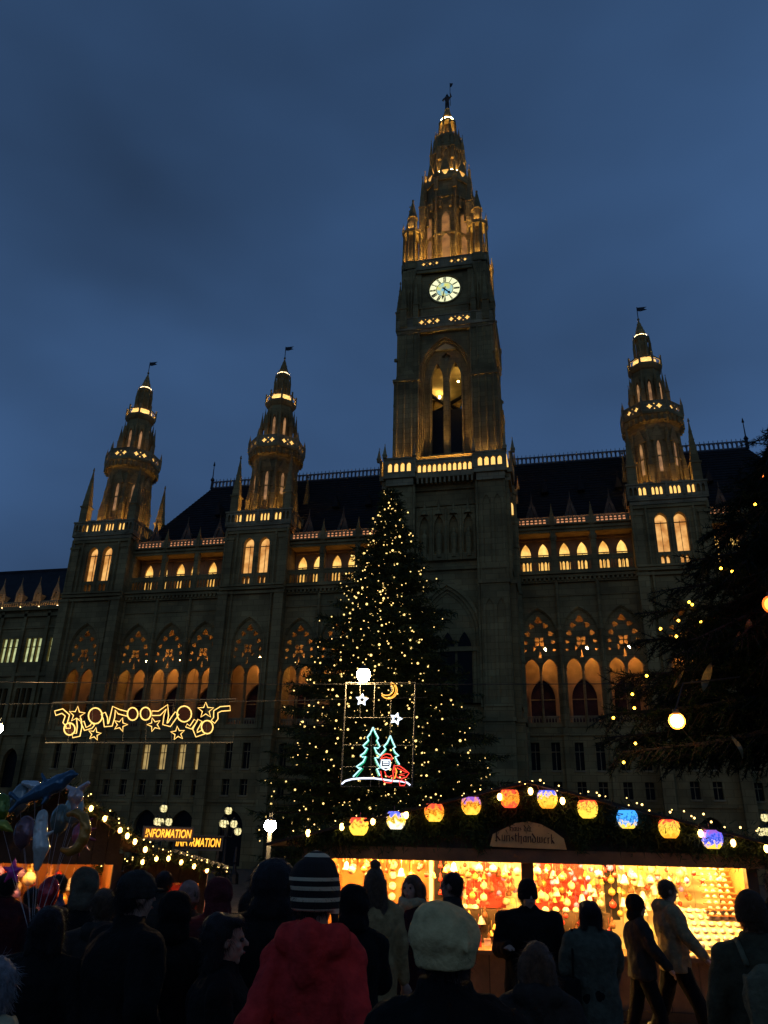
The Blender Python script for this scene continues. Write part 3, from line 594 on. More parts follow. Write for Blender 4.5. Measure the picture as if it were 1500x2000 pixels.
        mb.build('octagon_parapet', STONE2, root)
    mb = MB(); mb.lathe([(2.85, 46.22), (2.85, 47.3)], 16, 0, cy); mb.build('glow_drum_standin', PANEL, root)  # added glowing drum so the quatrefoils look bright
    mb = MB(); mb.tube([(2.62*math.cos(a*math.pi/6), cy+2.62*math.sin(a*math.pi/6), 46.35) for a in range(12)], .05, 4, True); mb.build('ring_lamp', TUBE2, root)
    mb = MB(); o8(mb, [(2.15, 46.2), (2.05, 47.4), (1.75, 47.7), (1.55, 52.6), (1.75, 52.8), (1.95, 53.1), (1.95, 53.3), (1.1, 53.35)])
    for a in range(8):
        ab = a*math.pi/4+R(22.5); c_, s_ = math.cos(ab), math.sin(ab); pinnacle(mb, 2.12*c_, cy+2.12*s_, 47.0, .38, 2.6, 2.3); pinnacle(mb, 1.8*c_, cy+1.8*s_, 49.6, .26, 1.4, 1.6)
        mb.M = Matrix.Translation((0, cy, 0)) @ Matrix.Rotation(a*math.pi/4, 4, 'Z') @ Matrix.Translation((0, -1.62, 0)); mb.slab(arch(0, 47.9, .8, 50.8, 51.8, 4), [arch(0, 48.2, .42, 50.4, 51.1, 4)], -.12, .06); mb.M = Matrix()
    mb.build('upper_octagon', STONE, root)
    for a in (0, 1, 7):
        mb = MB(); mb.M = Matrix.Translation((0, cy, 0)) @ Matrix.Rotation(a*math.pi/4, 4, 'Z') @ Matrix.Translation((0, -1.64, 0)); mb.slab(arch(0, 48.2, .3, 50.2, 50.8, 4), (), -.05, -.02); mb.build('lancet', DIMWIN, root)
    mb = MB()
    for a in range(8):
        ri = 1.9*math.cos(R(22.5)); hw = 1.9*math.sin(R(22.5)); mb.M = Matrix.Translation((0, cy, 0)) @ Matrix.Rotation(a*math.pi/4, 4, 'Z') @ Matrix.Translation((0, -ri, 0))
        mb.slab(rect(-hw, hw, 53.3, 54.2), [rect(-hw+.14, hw-.14, 53.42, 54.05)], 0, .1); mb.box(-hw-.07, -hw+.07, -.06, .12, 53.2, 54.7)
    mb.build('gold_gallery', STONE2, root)
    mb = MB(); mb.tube([(1.3*math.cos(a*math.pi/4), cy+1.3*math.sin(a*math.pi/4), 53.5) for a in range(8)], .05, 4, True); mb.build('ring_lamp', SIDETUBE, root)
    mb = MB(); mb.lathe([(1.35, 53.36), (1.35, 54.3)], 8, 0, cy, R(22.5)); mb.build('glow_drum_standin', PANEL, root)  # glowing drum added to brighten the gallery openings
    mb = MB(); o8(mb, [(1.0, 53.3), (.95, 54.2), (.72, 54.5), (.68, 57.2), (.9, 57.4), (.95, 57.7), (.7, 57.8), (.62, 58.3), (.04, 60.4)])
    for a in range(8):
        ab = a*math.pi/4+R(22.5); pinnacle(mb, .95*math.cos(ab), cy+.95*math.sin(ab), 54.0, .22, 2.6, 1.5)
        for t in (.2, .45, .7): mb.ball((.6*(1-t)*math.cos(ab), cy+.6*(1-t)*math.sin(ab), 58.3+2.1*t), .09, 4, 3)
    mb.ball((0, cy, 60.5), .16, 6, 4); mb.build('lantern_spire', STONE, root)
    mb = MB(); mb.tube([(.8*math.cos(a*math.pi/4), cy+.8*math.sin(a*math.pi/4), 57.9) for a in range(8)], .02, 4, True); mb.build('ring_lamp', mat('top_ring_tube', (.8, .7, .5), .4, .05, 1, 0, emit=(1, .75, .4), es=9), root)
    vane(root, 0, cy, 60.4, 1.9)
    return root
ST = make_side(); ST.location.x = -22.0
copy_tree(ST, CH, (22.2, 0, 0)); copy_tree(ST, CH, (-41.45, 0, 0))

# ---- main roof with crested ridge
RF = empty('roof', (0, 0, 0), parent=CH)
mb = MB(); e0, e1, er, rr_, y0, y1, yr = 38.2, 38.2, 34.0, 33.2, .75, 17.2, 9.0
mb.add([(-e0, y0, er), (e0, y0, er), (e0, y1, er), (-e0, y1, er), (-rr_, yr, 45.6), (rr_, yr, 45.6)], [(0, 1, 5, 4), (2, 3, 4, 5), (3, 0, 4), (1, 2, 5), (0, 3, 2, 1)])
for i in range(24):                                            # slate courses
    t = (i+1)/25; z = er+(45.6-er)*t; y = y0+(yr-y0)*t; xx = e0+(rr_-e0)*t; mb.box(-xx, xx, y-.1, y-.02, z-.05, z+.02)
mb.build('slate_slope', SLATE, RF)
for x0, x1 in ((-33.2, -4.5), (4.5, 33.2)):
    n = int((x1-x0)/.5); st_ = (x1-x0)/n; mb = MB()
    mb.slab(rect(x0, x1, 45.55, 46.55), [arch(x0+st_*(i+.5), 45.72, .3, 46.15, 46.42, 3) for i in range(n)], yr-.06, yr+.06)
    for i in range(n+1): mb.box(x0+st_*i-.03, x0+st_*i+.03, yr-.04, yr+.04, 46.5, 46.85)
    mb.build('ridge_cresting', mat('ridge_lead', (.1, .11, .125), .6, .3, 2, .2), RF)
for x in (-33.3, 33.3):
    mb = MB(); mb.lathe([(.22, 45.5), (.16, 46.6), (.3, 46.8), (.08, 47.2), (.05, 48.9), (.16, 49.0), (.02, 49.6)], 6, x, yr); mb.build('ridge_finial', IRON, RF)
for i, x in enumerate((-29.5, -25.5, -14.5, -10.5, 10, 14, 18, 27.5, 31)):
    mb = MB(); yy = 4.3; mb.slab([(x-.4, 39.3), (x+.4, 39.3), (x, 40.9)], (), yy-.6, yy+1.2); mb.lathe([(.06, 40.7), (.04, 41.4)], 5, x, yy-.5); mb.build('roof_dormer', SLATE, RF)

# ---- lower wings beyond the outer towers
WG = empty('wing', (0, 0, 0), parent=CH)
wx0, wx1, wy = -95, -45.0, 6.0
mb = MB(); hl = []; panes = []
for i in range(14):
    x = -46.6-3.3*i
    for d in (-.78, 0, .78):
        hl.append(rect(x+d-.3, x+d+.3, 22.2, 25.2)); hl.append(rect(x+d-.3, x+d+.3, 15.5, 19)); panes.append((x+d, i))
    hl.append(arch(x, 7.6, 1.9, 10.6, 12, 5)); hl.append(arch(x, .5, 2.0, 4, 5.4, 5))
mb.slab(rect(wx0, wx1, -.5, 29.2), hl, wy, wy+.6)
for z, p in ((28.7, .5), (27.9, .3), (26.4, .15), (20.4, .25), (13.4, .35), (6.4, .3)): mb.box(wx0, wx1, wy-p, wy+.02, z, z+.4)
for i in range(15): mb.box(-44.98-3.3*i-.2, -44.98-3.3*i+.2, wy-.3, wy, -.5, 28.6)
mb.build('wing_wall', STONE, WG)
mb = MB(); mb.slab(rect(wx0, wx1, 0, 26), (), wy+.7, wy+.75); mb.build('wing_dark_glazing', DGLASS, WG)
for x, i in panes:
    if i in (1, 2, 3): mb = MB(); mb.slab(rect(x-.3, x+.3, 22.2, 25.2), (), wy+.42, wy+.46); mb.build('wing_window', GREENWIN, WG)
    if i < 5: mb = MB(); mb.box(x-.3, x+.3, wy+.35, wy+.41, 24.1, 24.2); mb.build('window_bar', STONE2, WG)
mb = MB(); mb.add([(wx0, wy+.6, 29.3), (wx1, wy+.6, 29.3), (wx1, wy+6.2, 36.3), (wx0, wy+6.2, 36.3), (wx1, wy+12, 29.3), (wx0, wy+12, 29.3)], [(0, 1, 2, 3), (3, 2, 4, 5), (1, 4, 2)]); mb.box(wx0, wx1, wy+6.1, wy+6.3, 36.2, 36.6); mb.build('wing_roof', SLATE, WG)
for i in range(10):
    x = -46.8-2.65*i
    mb = MB(); mb.slab([(x-.55, 29.6), (x+.55, 29.6), (x+.5, 31.4), (x, 32.9), (x-.5, 31.4)], [arch(x, 29.9, .5, 30.9, 31.5, 4)], wy+.9, wy+1.05); mb.box(x-.42, x+.42, wy+1.05, wy+2.4, 29.6, 31.3); mb.lathe([(.08, 32.7), (.03, 33.6)], 5, x, wy+.97); mb.build('wing_dormer', STONE2, WG)
    mb = MB(); mb.slab(rect(x-1.2, x+1.2, 29.2, 29.95), slot_row(x-1.1, x+1.1, 7, 29.3, 29.8, .2), wy-.2, wy-.05); mb.build('wing_parapet', STONE2, WG)
mb = MB(); mb.tube([(-73, wy+.25, 29.35), (wx1, wy+.25, 29.35)], .04, 4); mb.build('wing_lamp', mat('wing_tube', (.8, .6, .5), .4, 0, 1, 0, emit=(1, .6, .25), es=16), WG)
# ------------------------------------------------------------------ foliage tools
def quad_mesh(name, Q, material):
    """Q: n x 4 x 3 corner points"""
    Q = np.asarray(Q, dtype=np.float32); n = len(Q); me = bpy.data.meshes.new(name)
    me.vertices.add(n*4); me.vertices.foreach_set('co', Q.reshape(-1)); me.loops.add(n*4); me.loops.foreach_set('vertex_index', np.arange(n*4, dtype=np.int32))
    me.polygons.add(n); me.polygons.foreach_set('loop_start', np.arange(0, n*4, 4, dtype=np.int32))
    me.materials.append(material); me.update(calc_edges=True); me.validate(); return me
def blades(P, D, L, w, rg):
    """flat blades from points P along directions D (arrays)"""
    n = len(P); D = D/np.linalg.norm(D, axis=1, keepdims=True)
    s = np.cross(D, rg.normal(size=(n, 3))); s /= np.linalg.norm(s, axis=1, keepdims=True)+1e-9
    L = np.broadcast_to(L, (n,))[:, None]; w = np.broadcast_to(w, (n,))[:, None]
    return np.stack([P-s*w*.5, P+s*w*.5, P+D*L+s*w*.15, P+D*L-s*w*.15], 1)
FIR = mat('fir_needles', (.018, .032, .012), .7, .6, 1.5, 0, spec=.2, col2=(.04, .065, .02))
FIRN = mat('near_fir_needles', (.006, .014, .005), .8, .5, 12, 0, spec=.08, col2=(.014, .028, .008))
BARK = mat('bark', (.035, .025, .018), .95, .4, 6, .6)

# ------------------------------------------------------------------ tall christmas tree
XT = empty('christmas_tree', (-.25, -30.8, 0)); tag(XT, 'towering fir christmas tree strung with tiny golden lights before the clock tower', 'tree')
mb = MB(); mb.tube([(0, 0, -.1), (.05, 0, 8), (0, .05, 16), (.1, 0, 24.4)], [.42, .33, .2, .03], 9); mb.build('trunk', BARK, XT, True)
zs_ = [0.8, 3, 5.5, 9, 12, 15.5, 19, 22, 24.8]; rs_ = [5.6, 6.3, 6.2, 5.5, 4.7, 3.5, 2.2, 1.05, .12]
Q = []; tips = []; br = MB()
z = 1.0
while z < 24.3:
    Rz = float(np.interp(z, zs_, rs_)); nb = int(7+Rz*1.7)
    a0 = rng.uniform(0, 6.3)
    for k in range(nb):
        a = a0+2*math.pi*k/nb+rng.normal(0, .12); L = Rz*rng.choice([.62, .78, .9, 1.0, 1.1, 1.22])*rng.uniform(.92, 1.06)
        dr = np.array([math.cos(a), math.sin(a), 0]); sd = np.array([-dr[1], dr[0], 0]); zz = z+rng.normal(0, .15)
        def pt(t): return dr*L*t+np.array([0, 0, zz+L*(-.16*t-.16*t*t+.22*t**3)])
        br.tube([pt(0), pt(.5), pt(1)], [.03+.012*L, .02+.006*L, .008], 4)
        ns = max(4, int(L*5.2)); T = np.linspace(.12, 1, ns)
        for t in T:
            p = pt(t); lt = (.35+.5*L*.28*(1-t))*rng.uniform(.7, 1.2)
            for sgn in (-1, 1):
                d = dr*.75+sd*sgn*rng.uniform(.6, 1.1)+np.array([0, 0, rng.uniform(-.35, .12)]); d /= np.linalg.norm(d)
                m_ = max(2, int(lt/.13)); pp = p+np.outer(np.linspace(0, lt, m_), d)
                for rep in range(2):
                    dd = d+rng.normal(0, .55, (m_, 3)); dd[:, 2] -= .18; Q.append(blades(pp, dd, rng.uniform(.22, .42, m_), .075, rng))
                if rng.random() < .2: tips.append(pp[-1]+np.array([0, 0, .03]))
        tips.append(pt(1)+np.array([0, 0, .04]))
    z += .3+.12*rng.random()+.012*Rz
cr = bpy.data.objects.new('crown', quad_mesh('crown', np.concatenate(Q), FIR)); COL.objects.link(cr); cr.parent = XT
br.build('branches', BARK, XT)
tips = np.array(tips)
XB = mat('tree_bulb', (.6, .5, .3), .4, 0, 1, 0, emit=(1.0, .66, .2), es=2.2, sample=False)
mb = MB(); front = tips[tips[:, 1] < 1.5]
xr = (front[:, 0]*.977+front[:, 1]*.212)/np.interp(front[:, 2], zs_, rs_); pick = []
for z0 in np.arange(1.5, 24.6, .6):                             # lights fill the visible side evenly, fewer on the dark right-hand boughs
    idx = np.nonzero((front[:, 2] >= z0) & (front[:, 2] < z0+.6))[0]
    if len(idx) == 0: continue
    w_ = np.where((xr[idx] > .5) & (z0 > 10.5) & (z0 < 16.5), .1, 1)*(1+.8*(np.abs(xr[idx]) < .35)); nn = min(len(idx), int(4+9*float(np.interp(z0, zs_, rs_))**.85))
    pick += list(rng.choice(idx, nn, replace=False, p=w_/w_.sum()))
for i in pick:
    p = front[i]; r_ = rng.choice([.035, .045, .058, .075], p=[.4, .33, .2, .07]); off = rng.normal(0, .12, 3); mb.ball(p+off, r_, 6, 4)
for s_ in range(9):                                            # strands hanging down the crown
    a = rng.normal(-1.36, .75); zt = rng.uniform(9, 23); zb = max(3, zt-rng.uniform(3, 9)); zc = zt
    while zc > zb:
        a += rng.normal(0, .03); rr = float(np.interp(zc, zs_, rs_))*rng.uniform(.8, .97)
        mb.ball((rr*math.cos(a), rr*math.sin(a), zc), rng.choice([.04, .05, .065]), 6, 4); zc -= rng.uniform(.3, .6)
b_ = mb.build('string_lights', XB, XT); b_['kind'] = 'stuff'

# ------------------------------------------------------------------ near fir at the right edge with party bulbs and ribbons
tb = at(1680, 1500, 4.3); NT = empty('decorated_fir', (tb.x, tb.y, 0)); tag(NT, 'dark fir tree hung with fairy lights, gold ribbons and round bulbs at the square edge', 'tree')
O_ = Vector((tb.x, tb.y, 0))
mb = MB(); mb.tube([(0, 0, -.05), (.02, 0, 2.2), (0, .03, 3.6), (0, 0, 4.6)], [.14, .1, .05, .01], 9); mb.build('trunk', BARK, NT, True)
BRS = []
for (px, py, r_, z0) in [(1488, 900, 4.3, 4.3), (1450, 960, 4.0, 4.0), (1415, 985, 4.5, 3.9), (1385, 1040, 4.2, 3.75), (1352, 1095, 3.9, 3.55), (1420, 1110, 4.5, 3.55), (1315, 1150, 4.3, 3.4), (1285, 1195, 4.0, 3.25), (1345, 1215, 4.5, 3.2), (1255, 1250, 4.25, 3.1), (1330, 1275, 3.8, 3.1),
                         (1225, 1320, 4.0, 2.95), (1215, 1345, 4.4, 2.9), (1186, 1395, 4.1, 2.8), (1290, 1360, 4.6, 2.75), (1192, 1440, 4.4, 2.7), (1215, 1470, 4.0, 2.65), (1262, 1440, 4.5, 2.65), (1395, 1190, 4.0, 3.4), (1440, 1300, 4.5, 3.0), (1470, 1060, 3.9, 3.7),
                         (1400, 1380, 4.6, 2.8), (1480, 1230, 4.4, 3.2), (1475, 1400, 4.2, 2.8), (1462, 1480, 4.7, 2.5), (1500, 1000, 4.6, 3.9), (1545, 900, 4.2, 4.3), (1530, 1150, 4.0, 3.5)]:
    BRS.append((at(px, py, r_)-O_, z0))
for i in range(120):                                            # filling boughs
    t = rng.random(); ye = 900+560*t; xe = 1500-300*min(1, t*1.12)**.85; px = xe+rng.uniform(.12, 1)*(1640-xe); BRS.append((at(px, ye+rng.uniform(-20, 40), rng.uniform(3.8, 4.9))-O_, 4.35-1.75*t))
for i in range(44):
    a = rng.uniform(-1.2, 2.3); zb_ = rng.uniform(2.75, 4.4); rr_b = rng.uniform(.75, 1.0)*(1.55-.22*(zb_-2)); BRS.append((Vector((rr_b*math.cos(a), rr_b*math.sin(a), zb_-.25)), zb_))
for a in np.linspace(-.6, 2.2, 10): BRS.append((Vector((1.2*math.cos(a), 1.2*math.sin(a), rng.uniform(2.4, 3.8))), rng.uniform(2.7, 4.2)))
Q = []; br = MB(); ntips = []
for tip, z0 in BRS:
    p0 = np.array([0, 0, z0]); p1 = np.array(tip); L = np.linalg.norm(p1-p0); ax = (p1-p0)/L
    mid = (p0+p1)/2+np.array([0, 0, -.06*L])
    def pt(t): return (1-t)**2*p0+2*t*(1-t)*mid+t*t*p1
    br.tube([pt(t) for t in (0, .3, .6, 1)], [.02, .014, .009, .004], 5)
    sd = np.cross(ax, [0, 0, 1]); sd /= np.linalg.norm(sd)
    for t in np.linspace(.15, 1, int(L*26)):
        p = pt(t)
        for sgn in (-1, 1, 0):
            lt = rng.uniform(.1, .2)*(1.25-t*.5) if sgn else rng.uniform(.06, .13)
            d = ax*rng.uniform(.4, 1)+sd*sgn*rng.uniform(.2, 1)+np.array([0, 0, rng.normal(-.35, .45)]); d /= np.linalg.norm(d)
            m_ = int(lt/.0034); pp = p+np.outer(np.linspace(0, lt, m_), d); dd = d*.55+rng.normal(0, .62, (m_, 3)); Q.append(blades(pp, dd, rng.uniform(.018, .034, m_), .0044, rng))
            br.tube([p, p+d*lt], [.004, .002], 3); ntips.append(p+d*lt)
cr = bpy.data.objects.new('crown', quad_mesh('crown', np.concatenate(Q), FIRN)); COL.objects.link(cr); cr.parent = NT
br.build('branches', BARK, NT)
FB_ = mat('fairy_bulb', (.7, .6, .3), .3, 0, 1, 0, emit=(1, .5, .03), es=16)
for i, (px, py, r_) in enumerate([(1325, 1212, 4.0), (1290, 1228, 3.95), (1321, 1243, 4.0), (1368, 1214, 4.1), (1346, 1176, 4.2), (1352, 1181, 4.15), (1263, 1320, 4.0), (1235, 1356, 4.05), (1239, 1383, 4.0), (1241, 1452, 4.1), (1218, 1489, 4.1), (1198, 1402, 4.05), (1475, 985, 4.0), (1408, 1110, 4.0), (1430, 1116, 4.1)]):
    p = at(px, py, r_-.12)-O_; mb = MB(); mb.ball(p, .0065, 7, 5); mb.build('fairy_bulb', FB_, NT)
GLOBE = mat('round_bulb_glass', (.8, .6, .3), .3, 0, 1, 0, emit=(1, .60, .22), es=110); GLOBE2 = mat('round_bulb_orange', (.8, .3, .1), .3, 0, 1, 0, emit=(1, .22, .03), es=12)
AMB = mat('amber_rim_glow', (.8, .3, .05), .5, 0, 1, 0, emit=(1, .3, .04), es=.9); AMB.node_tree.nodes['Principled BSDF'].inputs['Alpha'].default_value = .55  # faint emission paints the orange rim round the bulb cores
for (px, py, r_, gm_, rad, lab) in [(1322, 1408, 3.75, GLOBE, .032, 'big glowing warm white bulb hanging low in the near fir'), (1508, 1180, 3.7, GLOBE2, .036, 'orange glowing bulb half cut by the picture edge in the near fir'), (1494, 930, 4.1, GLOBE2, .012, 'tiny orange bulb high in the near fir')]:
    c_ = at(px, py, r_); e_ = empty('party_bulb', c_); tag(e_, lab, 'bulb', 'round bulbs in the near fir')
    mb = MB(); mb.ball((0, 0, 0), rad*.85, 16, 10); mb.build('lamp_core', gm_, e_, True); mb = MB(); mb.ball((0, 0, 0), rad*1.12, 16, 10); mb.build('rim_glow_shell', AMB, e_, True); mb = MB(); mb.lathe([(rad*.42, rad*.8), (rad*.42, rad*1.5), (rad*.2, rad*1.6)], 10); mb.tube([(0, 0, rad*1.5), (.05, .02, rad*1.5+.12), (.3, .05, rad*1.5+.15)], .004, 4); mb.build('socket', IRON, e_)  # outer shell is added to give each core its orange rim

RIB = mat('gold_ribbon', (.2, .15, .06), .45, .3, 20, .3, spec=.5)
for i, (px, py, w, h, rot, r_, lab) in enumerate([(1381, 1322, 26, 58, .35, 3.85, 'broad gold ribbon loop in the near fir, left of the others'), (1440, 1255, 20, 46, .3, 3.9, 'gold ribbon loop in the middle of the near fir'), (1461, 1222, 18, 34, .45, 3.9, 'small gold ribbon loop highest in the near fir'), (1441, 1456, 15, 48, -.25, 3.85, 'narrow gold ribbon tail hanging lowest in the near fir'), (1326, 1326, 12, 46, .6, 3.9, 'thin brownish ribbon just above the big bulb')]):
    p = at(px, py, r_); sc = r_*.92/FPX; W2, H2 = w*sc*.6, h*sc; mb = MB(); mb.M = Matrix.Rotation(rot, 4, 'Y')
    for q in range(9):
        t0, t1 = q/9, (q+1)/9; f_ = lambda t: (W2*.5*math.sin(math.pi*t)**.8, H2*(t-.5), .03*math.sin(5*t+i))
        (a, z0, y0), (b, z1, y1) = f_(t0), f_(t1); mb.add([(-a, y0, z0), (a, y0+.01, z0), (b, y1+.01, z1), (-b, y1, z1), (-a, y0+.004, z0), (a, y0+.014, z0), (b, y1+.014, z1), (-b, y1+.004, z1)], [(0, 1, 2, 3), (7, 6, 5, 4)])
    o = mb.build('ribbon', RIB, None, True); o.location = p; tag(o, lab, 'ribbon', 'ribbons in the near fir')

# ------------------------------------------------------------------ illuminated picture frames hung over the square
def plane_tools(pa, pb):
    ax = Vector((pb.x-pa.x, pb.y-pa.y, 0)).normalized(); nrm = Vector((-ax.y, ax.x, 0))
    def on(px, py):
        d = at(px, py, 10)-CAM; t = (pa-CAM).dot(nrm)/d.dot(nrm); P = CAM+d*t; return Vector(((P-pa).dot(ax), 0, P.z-pa.z))
    return math.atan2(ax.y, ax.x), on
def rope(mbs, pts, r=.016, closed=False): mbs.tube(pts, r, 5, closed)
def gm2(n, c, s): return mat(n, (.04, .04, .04), .4, 0, 1, 0, emit=c, es=s, sample=False)
ALU = mat('aluminium_frame', (.07, .07, .068), .6, .15, 4, .1)
pa, pb = at(676, 1332, 22), at(810, 1334, 22); rz, on = plane_tools(pa, pb)
F1 = empty('light_picture', pa, rz); tag(F1, 'tall framed light picture with two green firs, stars, moon and red figure', 'light display')
z6 = lambda u, v: on(640+u/6.668, 1260+v/6.668)
mb = MB(); cs = [on(676, 1333), on(811, 1333), on(805, 1537), on(666, 1536)]; mb.tube(cs, .022, 6, True); mb.build('frame', ALU, F1)
for a, b in (((425, 480), (420, 945)), ((615, 490), (600, 940)), ((830, 480), (815, 1180)), ((225, 945), (1110, 945)), ((210, 1300), (1110, 1305)), ((570, 1070), (560, 1850)), ((680, 1300), (670, 1850)), ((190, 1585), (700, 1585))):
    mb = MB(); mb.tube([z6(*a), z6(*b)], .007, 4); mb.build('brace', ALU, F1)
def star(cu, cv, r1, r2, k=5, rot=0): return [(cu+(r1 if i % 2 == 0 else r2)*math.sin(rot+math.pi*i/k), cv-(r1 if i % 2 == 0 else r2)*math.cos(rot+math.pi*i/k)) for i in range(2*k)]
TREE1 = [(590, 1070), (555, 1150), (515, 1200), (530, 1240), (460, 1310), (480, 1335), (515, 1340), (480, 1400), (425, 1440), (450, 1460), (495, 1450), (460, 1520), (372, 1585), (400, 1600), (440, 1600), (330, 1715)]
TREE1R = [(590, 1070), (625, 1150), (660, 1210), (640, 1240), (680, 1325), (655, 1345), (610, 1330), (640, 1400), (690, 1440), (660, 1465), (615, 1465), (650, 1540), (690, 1600), (640, 1610), (680, 1700)]
TREE2 = [(815, 1180), (775, 1270), (730, 1320), (755, 1350), (715, 1400), (680, 1440)]; TREE2R = [(815, 1180), (850, 1270), (880, 1330), (850, 1345), (880, 1400), (925, 1440), (880, 1455), (905, 1510), (935, 1555)]
for nm, pl, inner in (('fir_outline', TREE1, (575, 1450)), ('fir_outline', TREE1R, (575, 1450)), ('fir_outline', TREE2, (815, 1400)), ('fir_outline', TREE2R, (815, 1400))):
    mb = MB(); rope(mb, [z6(*p) for p in pl], .02); mb.build(nm, gm2('cyan_rope', (.45, .95, 1.0), 1.6), F1)
    mb = MB(); rope(mb, [z6(p[0]+(inner[0]-p[0])*.16, p[1]+6)+Vector((0, .03, 0)) for p in pl], .018); mb.build('fir_inner_outline', gm2('green_rope', (.02, .5, .22), .8), F1)
for cu, cv, rot in ((447, 712, .1), (890, 960, .3)):
    mb = MB(); rope(mb, [z6(*p) for p in star(cu, cv, 78, 36, 5, rot)], .022, True); rope(mb, [z6(*p) for p in star(cu, cv, 52, 24, 5, rot)], .016, True); mb.build('star', gm2('white_rope', (.75, .85, 1), 2.2), F1)
mo = [(790+110*math.cos(t)+5, 590+108*math.sin(t)) for t in np.linspace(-1.2, 2.5, 14)]; mi = [(765+90*math.cos(t), 575+80*math.sin(t)) for t in np.linspace(2.3, -1.0, 12)]
mb = MB(); rope(mb, [z6(*p) for p in mo+mi], .016, True); rope(mb, [z6(p[0]-20, p[1]-8)+Vector((0, .02, 0)) for p in mo[2:-2]], .014); mb.build('moon', gm2('orange_rope', (1, .38, .03), 1.7), F1)
mb = MB(); rope(mb, [z6(*p) for p in ((180, 1810), (230, 1770), (320, 1745), (450, 1735), (600, 1735), (720, 1750), (850, 1770), (960, 1775), (1030, 1790), (1075, 1825))], .024); mb.build('snow_line', gm2('snow_rope', (.75, .8, 1), 1.9), F1)
RED = gm2('red_rope', (1, .05, .03), 1.3)
for nm, pl, m_, cl in (('red_hood', [(690, 1490), (710, 1440), (760, 1415), (820, 1425), (845, 1470), (830, 1500)], RED, False), ('red_hood', [(700, 1480), (760, 1460), (835, 1485)], RED, False), ('white_face', [(700, 1500), (810, 1500), (815, 1560), (800, 1610), (755, 1625), (710, 1605), (695, 1560)], gm2('white_rope', (.75, .85, 1), 2.2), True), ('white_face', [(722, 1525), (790, 1525), (790, 1555), (722, 1555)], gm2('white_rope', (.75, .85, 1), 2.2), True), ('white_face', [(710, 1590), (800, 1590)], gm2('white_rope', (.75, .85, 1), 2.2), False),
                       ('red_body', [(690, 1640), (700, 1720), (740, 1790), (830, 1795), (860, 1740), (850, 1640), (870, 1560)], RED, False), ('red_body', [(740, 1640), (760, 1700), (800, 1720), (840, 1700)], RED, False), ('red_sack', [(870, 1575), (930, 1570), (1000, 1620), (1060, 1670), (1020, 1720), (960, 1740), (900, 1720), (880, 1650)], RED, True), ('red_sack', [(900, 1600), (1030, 1660), (930, 1690), (1000, 1700)], RED, False), ('red_boot', [(930, 1770), (940, 1830), (1000, 1830), (1020, 1790), (960, 1760)], RED, True), ('red_boot', [(870, 1740), (900, 1650), (880, 1600)], gm2('orange_rope', (1, .38, .03), 1.7), False)):
    mb = MB(); rope(mb, [z6(*p)+Vector((0, -.02, 0)) for p in pl], .017, cl); mb.build(nm, m_, F1)
pa, pb = at(108, 1367, 25), at(462, 1367, 25); rz, on2 = plane_tools(pa, pb)
F2 = empty('light_garland_frame', pa, rz); tag(F2, 'wide framed light garland of yellow swirls, stars and dark round balls', 'light display')
z7 = lambda u, v: on2(70+u/3.571, 1330+v/3.571)
mb = MB(); mb.tube([z7(118, 150), z7(1400, 125), z7(1372, 428), z7(65, 430)], .018, 6, True); mb.build('frame', ALU, F2)
for u in (240, 400, 620, 780, 960, 1200): mb = MB(); mb.tube([z7(u, 145), z7(u-15, 430)], .006, 4); mb.build('brace', ALU, F2)
YR = gm2('yellow_rope', (1, .6, .15), 1.8); YR2 = gm2('yellow_rope_edge', (1, .30, .06), 1.6)
def swirl(pl, w=16):
    mb = MB(); n = len(pl); A, B = [], []
    for i, (u, v) in enumerate(pl):
        du, dv = pl[min(i+1, n-1)][0]-pl[max(i-1, 0)][0], pl[min(i+1, n-1)][1]-pl[max(i-1, 0)][1]; l = math.hypot(du, dv); A.append((u-dv/l*w, v+du/l*w)); B.append((u+dv/l*w, v-du/l*w))
    P = [z7(*p) for p in A+B[::-1]]
    mb.tube(P, .016, 5, True); mb.build('swirl', YR, F2)
swirl([(135, 225), (185, 210), (220, 240), (205, 290), (225, 310), (225, 330)]); swirl([(300, 265), (305, 320), (295, 375), (255, 380)]); swirl([(325, 285), (345, 335), (385, 320), (400, 300)], 12)
swirl([(470, 225), (485, 260), (490, 310), (520, 305), (535, 250), (545, 190), (580, 215), (640, 230)]); swirl([(1355, 190), (1290, 195), (1255, 215), (1255, 260), (1235, 285)]); swirl([(1145, 275), (1110, 340), (1120, 375), (1170, 355)]); swirl([(1115, 275), (1080, 325), (1050, 310)], 12)
swirl([(985, 225), (960, 260), (930, 305), (900, 300), (910, 240), (915, 180), (860, 225), (810, 225)])
for u, v, ru, rv in ((235, 335, 38, 42), (415, 243, 48, 55), (675, 230, 36, 44), (765, 228, 36, 44), (1035, 230, 50, 55), (1195, 322, 40, 46)):
    mb = MB(); mb.tube([z7(u+ru*math.cos(t), v+rv*math.sin(t)) for t in np.linspace(0, 6.283, 17)[:-1]], .02, 5, True); mb.build('ball_outline', YR, F2)
    mb = MB(); mb.add([z7(u, v)]+[z7(u+ru*.8*math.cos(t), v+rv*.8*math.sin(t)) for t in np.linspace(0, 6.283, 17)[:-1]], [(0, i+1, (i+1) % 16+1) for i in range(16)]); mb.build('ball_disc', mat('dark_red_net', (.03, .006, .004), .8, .3, 9, 0), F2)
for u, v, r_, ro in ((287, 235, 58, .1), (410, 370, 46, .2), (590, 305, 50, .3), (825, 305, 50, -.3), (990, 365, 50, -.1), (1185, 205, 58, 0)):
    mb = MB(); mb.tube([z7(*p) for p in star(u, v, r_, r_*.42, 5, ro)], .016, 5, True); mb.build('star', YR, F2)
